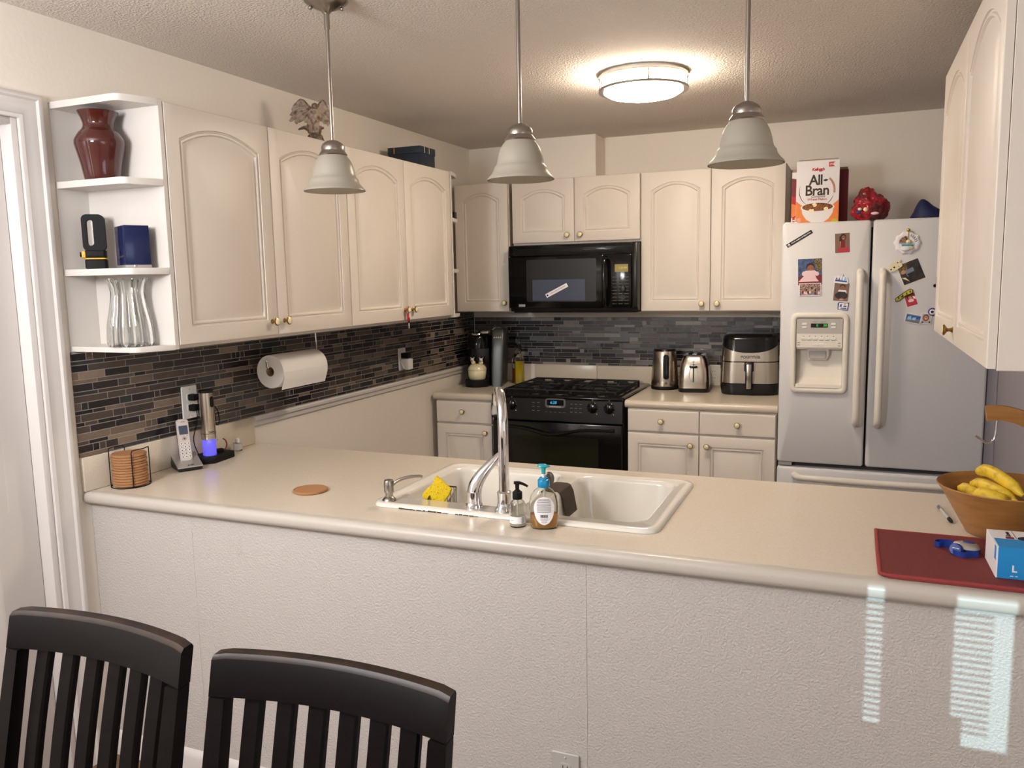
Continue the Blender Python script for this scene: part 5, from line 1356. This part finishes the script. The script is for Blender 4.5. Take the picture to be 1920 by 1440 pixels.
# ------------------------------------------------------------------ on top of the fridge
ZF = 1.8065
def ellip(cx, cy, rx, ry, n=28): return circ(cx, cy, rx, n, ry)
def bran_box():
    t = thing('cereal_box', 'orange and white bran flakes cereal box in front on the fridge top', 'cereal box', (2.018, 2.452, ZF), math.radians(1.5))
    W, D, H = .195, .065, .300
    b = MB(); b.box(0, 0, 0, W, D, H, M['whitecard'], .001); b.build('carton', t, smooth=0)
    b = MB(); b.loft([[(x, y, z) for y, z in ((D-.002, H-.001), (D-.006, H+.013), (D-.008, H+.013), (D-.004, H-.001))] for x in (.008, W-.006)], M['card']); b.loft([[(x, y, z) for y, z in ((.002, H-.0005), (.03, H+.005), (.03, H+.006), (.002, H+.0005))] for x in (.008, W-.006)], M['whitecard']); b.build('top_flap', t, smooth=0)
    def F(poly, h, m, b): b.prism(poly, h-.0002, h, m, mx=FRONT)
    b = MB()
    n = 20; top = [(.0006+(W-.0012)*k/n, .112-.045*(1-((2*k/n)-1)**2)) for k in range(n+1)]
    F([(.0006, .0006), (W-.0006, .0006)]+top[::-1], .0004, M['orange'], b)
    b.box(W-.0002, .001, .001, W+.0006, D-.001, .11, M['orange']); b.box(-.0006, .001, .001, .0002, D-.001, .11, M['orange'])
    b.build('orange_print', t, smooth=0)
    b = MB()
    F([(.026, .078), (.172, .078), (.168, .050), (.150, .022), (.125, .006), (.073, .006), (.048, .022), (.030, .050)], .0008, M['whitecard'], b)
    F(ellip(.099, .078, .077, .024), .0010, M['whitecard'], b); F(ellip(.099, .080, .070, .0195), .0013, M['flake'], b)
    for x, z, r in ((.085, .090, .011), (.072, .064, .012), (.138, .070, .0105)): F(ellip(x, z, r, r*.85, 16), .0016, M['bananaslice'], b)
    rnd = random.Random(5)
    for k in range(26):
        a, q = rnd.uniform(0, 2*PI), rnd.uniform(.2, .95); x, z = .099+.064*q*math.cos(a), .081+.016*q*math.sin(a)
        F([(x+rnd.uniform(.003, .007)*math.cos(j), z+rnd.uniform(.002, .005)*math.sin(j)) for j in (0, 1.2, 2.4, 3.6, 4.8)], .00145+.00001*k, M['flake'] if k % 3 else M['bran'], b)
    F(ellip(W-.018, .012, .014, .010), .0008, M['magyel'], b)
    b.build('bowl_picture', t, smooth=0)
    b = MB()
    def arcband(cx, cz, r0, r1, a0, a1, m, h, ry=1.0, n=26):
        p = [(cx+r0*math.cos(a0+(a1-a0)*k/n), cz+ry*r0*math.sin(a0+(a1-a0)*k/n)) for k in range(n+1)]
        q = []
        for k in range(n, -1, -1):
            w = r0+(r1-r0)*math.sin(PI*k/n); q.append((cx+w*math.cos(a0+(a1-a0)*k/n), cz+ry*w*math.sin(a0+(a1-a0)*k/n)))
        i = b.mi(m); A = [b.bm.verts.new(FRONT @ Vector((x, z, h))) for x, z in p]; B_ = [b.bm.verts.new(FRONT @ Vector((x, z, h))) for x, z in q[::-1]]
        for k in range(n):
            try: f = b.bm.faces.new((A[k], A[k+1], B_[k+1], B_[k])); f.material_index = i
            except ValueError: pass
    arcband(.094, .158, .078, .081, PI*.88, PI*1.36, M['bran'], .0007)
    arcband(.094, .158, .078, .081, PI*1.62, PI*1.93, M['bran'], .0007)
    for k in range(11):
        a = -.15+k*.085; r = .080; x, z = .094+r*math.cos(a)*(1-.00*k), .158+r*math.sin(a)
        for s in (-1, 1):
            dx, dz = .0045*s*math.cos(a), .0045*s*math.sin(a)
            F([(x+dx*.2+(-.004)*math.sin(a-.3*s), z+dz*.2-.004*math.cos(a)), (x+dx+.003*math.sin(a)*-1, z+dz+.001), (x+dx*.8-.009*math.sin(a), z+dz*.8+.009*math.cos(a)), (x-.004*math.sin(a), z+.004*math.cos(a))], .0008+.00002*k+.00001*s, M['wheat'], b)
    F(rr(.146, .268, .174, .290, .001, 2), .0007, M['red'], b); F(ellip(.176, .279, .010, .010), .0009, M['whitecard'], b)
    F([(.149, .281), (.166, .281), (.166, .284), (.149, .284)], .0009, M['pink'], b); F([(.149, .274), (.166, .274), (.166, .277), (.149, .277)], .0009, M['pink'], b)
    F([(.122, .2045), (.129, .2105), (.137, .2105), (.146, .2065), (.138, .2010), (.129, .2000)], .0009, M['bran'], b)
    for k in range(4): F([(.004, .026-.005*k), (.026-.003*(k % 2), .026-.005*k), (.026-.003*(k % 2), .028-.005*k), (.004, .028-.005*k)], .0007, M['pink'], b)
    b.build('front_print', t, smooth=0)
    text("Kellogg's", .0195, M['red'], T(.098, -.0008, .258) @ TF, t, bold=.0006, shear=.25, spacing=.85)
    text('All', .068, M['bran'], T(.090, -.0008, .206) @ TF, t, bold=.0014, spacing=.92, xs=.9)
    text('Bran', .068, M['bran'], T(.096, -.0008, .157) @ TF, t, bold=.0014, spacing=.94, xs=.92)
    text('Complete', .016, M['inkg'], T(.100, -.0008, .130) @ TF, t, shear=.2, bold=.0003)
    text('Wheat Flakes', .0165, M['red'], T(.097, -.0008, .1165) @ TF, t, bold=.0001)
bran_box()
def second_box():
    t = thing('cereal_box', 'maroon cereal box mostly hidden behind the orange bran box', 'cereal box', (1.990, 2.552, ZF), 0)
    W, D, H = .262, .060, .262
    b = MB(); b.box(0, 0, 0, W, D, H, M['maroon'], .001); b.build('carton', t, smooth=0)
    b = MB()
    def F(poly, h, m): b.prism(poly, h-.0002, h, m, mx=FRONT)
    F([(.001, H-.030), (.05, H-.040), (.05, H-.001), (.001, H-.001)], .0005, M['whitecard']); F([(.001, .108)]+[(.001+.030*math.sin(PI*k/14), .075+.033*math.cos(PI*k/14)) for k in range(1, 14)]+[(.001, .042)], .0006, M['orange']); F([(.001, .145), (.06, .135), (.06, .001), (.001, .001)], .0003, M['red'])
    b.box(.004, .01, H-.001, W-.004, .05, H+.012, M['card']); b.build('front_print', t, smooth=0)
    text('B', .026, M['magpurple'], T(.028, -.0008, H-.020) @ TF, t, bold=.0008, shear=.2)
    text('Hi', .036, M['whitecard'], T(.016, -.0008, .024) @ TF, t, bold=.0012)
second_box()
def blob(name, label, cat, loc, r, m, seed, amp, fr, post=None, smooth=60, rz=0.0):
    from mathutils import noise as N
    bm = bmesh.new(); bmesh.ops.create_icosphere(bm, subdivisions=5, radius=1)
    for v in bm.verts:
        d = v.co.normalized(); k = 1+amp*N.fractal(d*fr+Vector((seed, 0, 0)), 1, 2, 3)+amp*.5*abs(N.noise(d*fr*2.2+Vector((0, seed, 0))))
        c = Vector((d.x*r[0], d.y*r[1], d.z*r[2]))*k
        if post: c = post(c, d)
        v.co = c
    zm = min(v.co.z for v in bm.verts)
    for v in bm.verts: v.co.z = max(v.co.z, zm*.72)-zm*.72
    me = bpy.data.meshes.new(name); bm.to_mesh(me); bm.free(); me.materials.append(m)
    me.polygons.foreach_set('use_smooth', [True]*len(me.polygons)); me.set_sharp_from_angle(angle=math.radians(smooth))
    o = bpy.data.objects.new(name, me); COL.objects.link(o); o.location = loc; o.rotation_euler = (0, 0, rz)
    return tag(o, label, cat) if cat else o
def twist(c, d):
    if d.z > .55 and d.x < .25: c = c+Vector((-.010, 0, .030))*max(0, (d.z-.55)/.45)*(1 if d.x < 0 else .5)
    return c
t = thing('bread_bag', 'crinkled red cellophane bread bag on top of the fridge', 'bag', (2.352, 2.455, ZF+.003))
o = blob('bag', '', None, (0, 0, 0), (.080, .075, .070), M['bagred'], 3.0, .17, 2.2, twist, 30); o.parent = t
b = MB()
for x, z, w, h, m in ((-.045, .052, .016, .010, 'whitecard'), (-.052, .036, .018, .008, 'magblue'), (-.020, .05, .018, .014, 'bananaslice'), (.02, .03, .03, .01, 'pink')):
    b.ball((x, -.074, z), (w*.6, .008, h*.7), M[m], 12)
b.build('printed_marks', t, smooth=60)
b = MB(); b.box(0, 0, 0, .085, .09, .0025, M['red'], .0008); o = tag(b.build('flat_packet', None, (2.215, 2.40, ZF)), 'flat red packet lying at the front edge of the fridge top under the bag', 'packet')
# blue cloth cap
t = thing('blue_cap', 'royal blue cloth cap lying on the right of the fridge top', 'cap', (2.595, 2.46, ZF))
b = MB(); lp = []
for z, x0, x1, d in ((0, -.075, .11, .07), (.012, -.070, .10, .068), (.035, -.058, .065, .06), (.06, -.048, .025, .048), (.08, -.038, .004, .03), (.09, -.030, -.010, .014), (.0925, -.024, -.018, .004)):
    lp.append([((x0+x1)/2+(x1-x0)/2*math.cos(a), d*math.sin(a), z) for a in [2*PI*k/32 for k in range(32)]])
b.loft(lp, M['bluecap']); b.build('crown', t, smooth=60)
b = MB(); b.tube(spline([(-.076, -.002, .004), (-.02, -.071, .004), (.06, -.06, .005), (.11, 0, .004)], 6), .004, M['bluecap'], 8); b.build('hem', t, smooth=60)

# ------------------------------------------------------------------ photos and magnets on the fridge doors
YF = 2.3052
def door_item(name, label, cat, x, z, rot=0.0, group=None, y=0.0):
    t = thing(name, label, cat, (x, YF-y, z), 0, group); t.rotation_euler = (0, -math.radians(rot), 0); return t
class Pic:
    def __init__(s, t, w, h, m, edge=.0012, thick=.0008):
        s.t = t; s.b = MB(); s.w, s.h = w, h; s.k = 0; s.thick = thick
        if edge: s.b.prism([(-w/2, -h/2), (w/2, -h/2), (w/2, h/2), (-w/2, h/2)], 0, thick, M['label'], mx=FRONT)
        e = edge; s.F([(-w/2+e, -h/2+e), (w/2-e, -h/2+e), (w/2-e, h/2-e), (-w/2+e, h/2-e)], m)
    def F(s, poly, m):
        s.k += 1; h = s.thick+.00012*s.k; s.b.prism(poly, h-.0001, h, m if not isinstance(m, str) else M[m], mx=FRONT); return s
    def done(s, name='print'): return s.b.build(name, s.t, smooth=0)
# black strip sticker
t = door_item('sticker', 'black strip sticker slanting at the top left of the fridge door', 'sticker', 2.047, 1.731, 31)
b = MB(); b.prism([(-.066, -.0098), (.066, -.0098), (.066, .0098), (-.066, .0098)], 0, .0005, M['label'], mx=FRONT); b.prism([(-.065, -.009), (.065, -.009), (.065, .009), (-.065, .009)], .0004, .0007, M['ink'], mx=FRONT); b.prism(circ(-.054, 0, .0058, 20), .0006, .0009, M['label'], mx=FRONT); b.build('strip', t, smooth=0)
b = MB(); b.prism(circ(-.054, 0, .003, 12), .0009, .0011, M['ink'], mx=FRONT); b.build('logo', t, smooth=0)
text('TOTAL HUMAN OPTIMIZATION', .0080, M['label'], T(.008, -.0009, 0) @ TF, t, xs=.86, bold=.0001)
# girl portrait
t = door_item('photo_print', 'portrait photo of a girl in a pink dress high on the left fridge door', 'photo', 2.2365, 1.7055, 2.5, 'photos on the fridge')
p = Pic(t, .066, .092, 'photobrown')
p.F(ellip(.004, .026, .0125, .016), 'hair').F([(-.012, .03), (.004, .036), (-.004, -.004), (-.013, -.002)], 'hair').F(ellip(.005, .024, .0085, .0105), 'skin')
p.F([(-.010, .008), (.012, .010), (.014, -.022), (-.010, -.022)], 'skinl').F([(-.006, .010), (.012, .010), (.013, -.022), (-.008, -.022)], 'maroon').F([(-.015, .006), (-.010, .008), (-.008, -.024), (-.014, -.022)], 'skin')
p.F([(-.019, -.024), (.024, -.022), (.031, -.043), (-.020, -.043)], 'photored').F(ellip(.002, .0255, .0016, .001, 8), 'ink').F(ellip(.008, .0255, .0016, .001, 8), 'ink').F(ellip(.005, .019, .003, .001, 8), 'label')
p.done()
# baby portrait
t = door_item('photo_print', 'large photo of a baby in a pale pink dress on the left fridge door', 'photo', 2.098, 1.575, 1.5, 'photos on the fridge')
p = Pic(t, .110, .126, 'photoblue')
p.F([(.015, .058), (.052, .058), (.052, .002), (.030, .005), (.024, .035)], 'photoleaf').F([(-.053, -.020), (.053, -.016), (.053, -.061), (-.053, -.061)], 'maroon')
p.F(ellip(.003, .022, .0185, .020), 'hair').F(ellip(.003, .015, .0155, .0175), 'skin').F([(-.028, .001), (-.018, .006), (.022, .006), (.034, -.004), (.030, -.016), (.022, -.012), (.028, -.03), (.040, -.046), (-.052, -.046), (-.036, -.028), (-.024, -.016)], 'pink')
p.F(ellip(-.027, -.008, .009, .011), 'pink').F(ellip(.031, -.010, .009, .010), 'pink')
for x in (-.003, .009): p.F(ellip(x, .018, .002, .0014, 8), 'ink')
p.F(ellip(.003, .007, .004, .0013, 8), 'maroon').F(ellip(.003, .0125, .002, .0014, 8), 'skinl'); p.done()
t = door_item('photo_print', 'small group photo overlapping the bottom of the baby photo', 'photo', 2.1005, 1.492, 1, 'photos on the fridge', .0028)
p = Pic(t, .098, .060, 'photocrowd', .003, .0012); rnd = random.Random(8)
for k in range(11): p.F(ellip(-.040+.008*k, .002+rnd.uniform(-.014, .012), .0042, .0052, 10), rnd.choice(('skin', 'skinl', 'hair'))).F(ellip(-.040+.008*k, -.016+rnd.uniform(-.003, .004), .005, .007, 10), rnd.choice(('photolb', 'maroon', 'photodark', 'pink')))
p.done()
# boat magnet, toddler photo, letter magnet
t = door_item('fridge_magnet', 'white and blue sailing boats magnet holding the toddler photo', 'magnet', 2.236, 1.540, -4, 'magnets on the fridge', .0022)
b = MB(); b.prism([(-.030, -.020), (.030, -.024), (.031, -.008), (.026, .010), (.018, .014), (.008, .008), (.006, .024), (.003, .024), (-.002, .006), (-.010, .014), (-.016, .016), (-.020, .008), (-.029, .010)], 0, .003, M['label'], .0005, mx=FRONT)
for k, (poly, m) in enumerate((([(-.026, -.012), (.026, -.016), (.027, -.010), (-.024, -.004)], 'magblue'), ([(-.024, -.003), (-.014, -.004), (-.020, .008)], 'photored'), ([(-.012, -.006), (-.004, -.006), (-.008, .008)], 'magblue'), ([(.012, -.008), (.026, -.009), (.022, .008), (.016, .010)], 'magsky'), ([(.002, -.008), (.006, -.008), (.005, .020)], 'inkg'))): b.prism(poly, .003, .0033+.0001*k, M[m], mx=FRONT)
b.build('plaque', t, smooth=0)
t = door_item('photo_print', 'photo of a toddler in dark clothes under the boat magnet', 'photo', 2.2385, 1.478, -4, 'photos on the fridge')
p = Pic(t, .068, .086, 'photobrown'); p.F(ellip(.004, .026, .012, .010), 'hair').F(ellip(.004, .020, .010, .011), 'skin').F([(-.012, .010), (.020, .010), (.024, -.004), (-.016, -.002)], 'label').F(ellip(.002, -.016, .028, .018), 'photodark').F([(-.014, .002), (.018, .002), (.024, -.014), (-.022, -.016)], 'photodark').F(ellip(.004, -.034, .010, .005), 'skinl')
for x in (0, .008): p.F(ellip(x, .022, .0014, .001, 8), 'ink')
p.done()
t = door_item('fridge_magnet', 'small violet and white letter magnet just above the dispenser', 'magnet', 2.2475, 1.412, -3, 'magnets on the fridge')
b = MB(); b.prism([(-.022, -.016), (-.012, -.014), (.0, -.018), (.022, -.019), (.025, .010), (.026, .018), (.008, .016), (-.018, .019), (-.024, .012)], 0, .003, M['magpurple'], .0005, mx=FRONT); b.prism([(-.019, -.013), (.019, -.015), (.022, .014), (-.017, .015)], .0029, .0034, M['label'], mx=FRONT); b.prism([(-.014, -.002), (-.006, -.004), (-.004, .010), (-.012, .008)], .0034, .0037, M['magblue'], mx=FRONT); b.prism([(.002, -.003), (.016, -.004), (.016, .003), (.003, .003)], .0034, .0037, M['magblue'], mx=FRONT); b.prism([(-.012, -.011), (.017, -.013), (.017, -.008), (-.008, -.007)], .0034, .0037, M['magpurple'], mx=FRONT); b.prism(circ(.008, .009, .004, 12), .0034, .0037, M['yellow'], mx=FRONT); b.build('plaque', t, smooth=0)
# right door: shell ornament
t = door_item('shell_ornament', 'white scalloped shell ornament hanging from a gold ball on the right fridge door', 'ornament', 2.509, 1.697, 0)
b = MB(); n = 72
def scal(r, k, y): return [(r*1.08*(1+k*math.cos(10*a))*math.cos(a), y, r*(1+k*math.cos(10*a))*math.sin(a)) for a in [2*PI*i/n for i in range(n)]]
b.loft([scal(.047, .05, 0), scal(.050, .06, -.003), scal(.047, .06, -.007), scal(.036, .03, -.009), scal(.030, .02, -.007)], M['label']); b.build('plate', t, smooth=60)
b = MB()
for k in range(6):
    a = 1.9+.22*k; b.tube([(0, -.010, .002), (.034*math.cos(a), -.014, .030*math.sin(a))], [.003, .005], M['copper'] if k % 2 else M['stoned'], 8)
b.ball((.004, -.016, .004), (.011, .009, .010), M['cream']); b.ball((-.004, -.012, -.026), (.022, .010, .012), M['label']); b.ball((.012, -.010, -.024), (.016, .008, .010), M['cream']); b.build('shells', t, smooth=60)
b = MB(); b.tube([(-.022, -.0105, -.010), (.026, -.0105, -.012)], .003, M['bluet'], 8); 
for k in range(5):
    a = .1+.25*k; b.tube([(.030*math.cos(a), -.0095, .030*math.sin(a)), (.042*math.cos(a+.1), -.0085, .040*math.sin(a+.1))], .0015, M['inkg'], 6)
b.build('painted_marks', t, smooth=60)
b = MB(); b.ball((.003, -.012, .056), .0075, M['gold']); b.tube([(.003, -.010, .053), (.002, -.009, .008)], .0016, M['gold'], 8); b.build('hanger', t, smooth=60)
# dark photo with a cow shaped magnet
t = door_item('photo_print', 'tilted dark photo of a person in pale blue on the right fridge door', 'photo', 2.5295, 1.5665, 22, 'photos on the fridge')
p = Pic(t, .094, .096, 'photodark', .001); p.F([(-.046, .047), (.0, .047), (-.012, .006), (-.046, .0)], 'photoleaf').F([(-.024, .014), (.014, .018), (.016, -.012), (-.020, -.016)], 'photolb').F(ellip(-.030, .010, .010, .009), 'skinl').F([(-.010, .040), (.012, .042), (.012, .020), (-.006, .022)], 'bran').F([(-.046, -.012), (-.030, -.016), (-.018, -.040), (-.036, -.022)], 'bananaslice').F([(-.020, -.004), (.03, .0), (.036, -.02), (-.01, -.026)], 'photodark'); p.done()
t = door_item('fridge_magnet', 'cream spotted animal magnet on the corner of the tilted dark photo', 'magnet', 2.463, 1.594, 30, 'magnets on the fridge', .0024)
b = MB(); b.prism([(-.030, -.014), (-.016, -.020), (.008, -.018), (.026, -.016), (.030, -.004), (.022, .004), (.034, .012), (.024, .020), (.008, .014), (-.004, .018), (-.018, .012), (-.032, .006)], 0, .004, M['cream'], .0006, mx=FRONT)
for x, z, r in ((-.006, -.004, .004), (.016, .008, .003), (-.022, -.006, .0035), (.012, -.010, .002)): b.prism(circ(x, z, r, 12), .0039, .0044, M['ink'], mx=FRONT)
b.build('figure', t, smooth=0)
# yellow magnet with the red photo
t = door_item('photo_print', 'tiny photo of a person in red under the yellow magnet', 'photo', 2.534, 1.440, 17, 'photos on the fridge')
p = Pic(t, .048, .060, 'photored', .002); p.F(ellip(-.002, .013, .010, .012), 'hair').F(ellip(-.001, .010, .007, .009), 'skinl').F([(-.020, .028), (.022, .028), (.022, .016), (-.020, .016)], 'maroon').F([(.010, .014), (.021, .010), (.021, -.002), (.012, .002)], 'label').F(ellip(0, -.004, .012, .008), 'pink').F([(-.018, -.010), (.018, -.010), (.021, -.026), (-.021, -.026)], 'photored'); p.done()
t = door_item('fridge_magnet', 'yellow and black wavy magnet above the tiny red photo', 'magnet', 2.503, 1.463, 32, 'magnets on the fridge', .0024)
b = MB(); b.prism([(-.044, -.010), (-.030, -.016), (-.010, -.012), (.008, -.010), (.034, -.014), (.044, .0), (.036, .010), (.016, .010), (-.004, .008), (-.022, .006), (-.040, .004)], 0, .004, M['ink'], .0006, mx=FRONT); b.prism([(-.041, -.008), (-.029, -.013), (-.010, -.009), (.008, -.007), (.033, -.011), (.041, .0), (.034, .007), (.016, .007), (-.004, .005), (-.022, .003), (-.038, .002)], .0039, .0044, M['magyel'], mx=FRONT)
for x in (-.026, -.006, .012, .028): b.prism([(x-.002, -.007), (x+.003, -.006), (x+.005, .004), (x, .002)], .0044, .0047, M['ink'], mx=FRONT)
b.prism(circ(-.010, -.004, .004, 12), .0044, .0048, M['ink'], mx=FRONT); b.build('figure', t, smooth=0)
# pale blue magnet, baby face magnet, round button
t = door_item('fridge_magnet', 'pale blue rectangular acrylic magnet low on the right fridge door', 'magnet', 2.546, 1.354, -12, 'magnets on the fridge')
p = Pic(t, .066, .042, 'photolb', .003, .004); p.F([(-.028, -.002), (.028, .002), (.029, .014), (-.028, .012)], 'magblue').F([(-.024, .006), (-.010, .010), (-.006, -.006), (-.022, -.008)], 'magsky').F([(-.004, .004), (.012, .008), (.010, -.006), (-.002, -.006)], 'magsky').F([(-.026, -.016), (.028, -.016), (.028, -.008), (-.026, -.010)], 'inkg'); p.done()
t = door_item('fridge_magnet', 'little acrylic photo magnet of a smiling face beside the pale blue magnet', 'magnet', 2.600, 1.354, -6, 'magnets on the fridge')
p = Pic(t, .040, .046, 'greyl', .002, .004); p.F(ellip(-.002, .004, .012, .015), 'hair').F(ellip(-.002, .003, .010, .012), 'photored').F(ellip(-.002, .004, .0085, .010), 'skinl').F(ellip(-.002, -.001, .004, .0014, 8), 'label')
for x in (-.005, .001): p.F(ellip(x, .006, .0013, .001, 8), 'ink')
p.F([(.012, -.018), (.018, -.018), (.018, -.010), (.012, -.012)], 'ink').F([(-.018, -.020), (-.010, -.020), (-.010, -.014), (-.018, -.016)], 'ink'); p.done()
t = door_item('button_badge', 'round violet button badge near the right edge of the fridge door', 'badge', 2.624, 1.384, 0)
b = MB(); b.lathe([(.0001, 0), (.019, 0), (.019, .003), (.014, .006), (.0001, .007)], M['magpurple'], 32, FRONT); b.prism(circ(-.001, .0, .012, 24), .0062, .0072, M['label'], .0002, mx=FRONT); b.prism(circ(-.002, .001, .006, 16), .0071, .0078, M['ink'], mx=FRONT); b.prism(circ(.003, .003, .003, 10), .0077, .0081, M['magblue'], mx=FRONT); b.build('badge_face', t, smooth=60)
t = door_item('fridge_magnet', 'black clip magnet at the right of the fridge door, half hidden by the cabinet', 'magnet', 2.634, 1.518, 0, 'magnets on the fridge')
b = MB(); b.prism(circ(-.004, -.016, .008, 16), 0, .006, M['blackm'], .001, mx=FRONT); b.box(-.002, -.008, -.016, .010, 0, .026, M['blackm'], .003); b.build('clip', t)
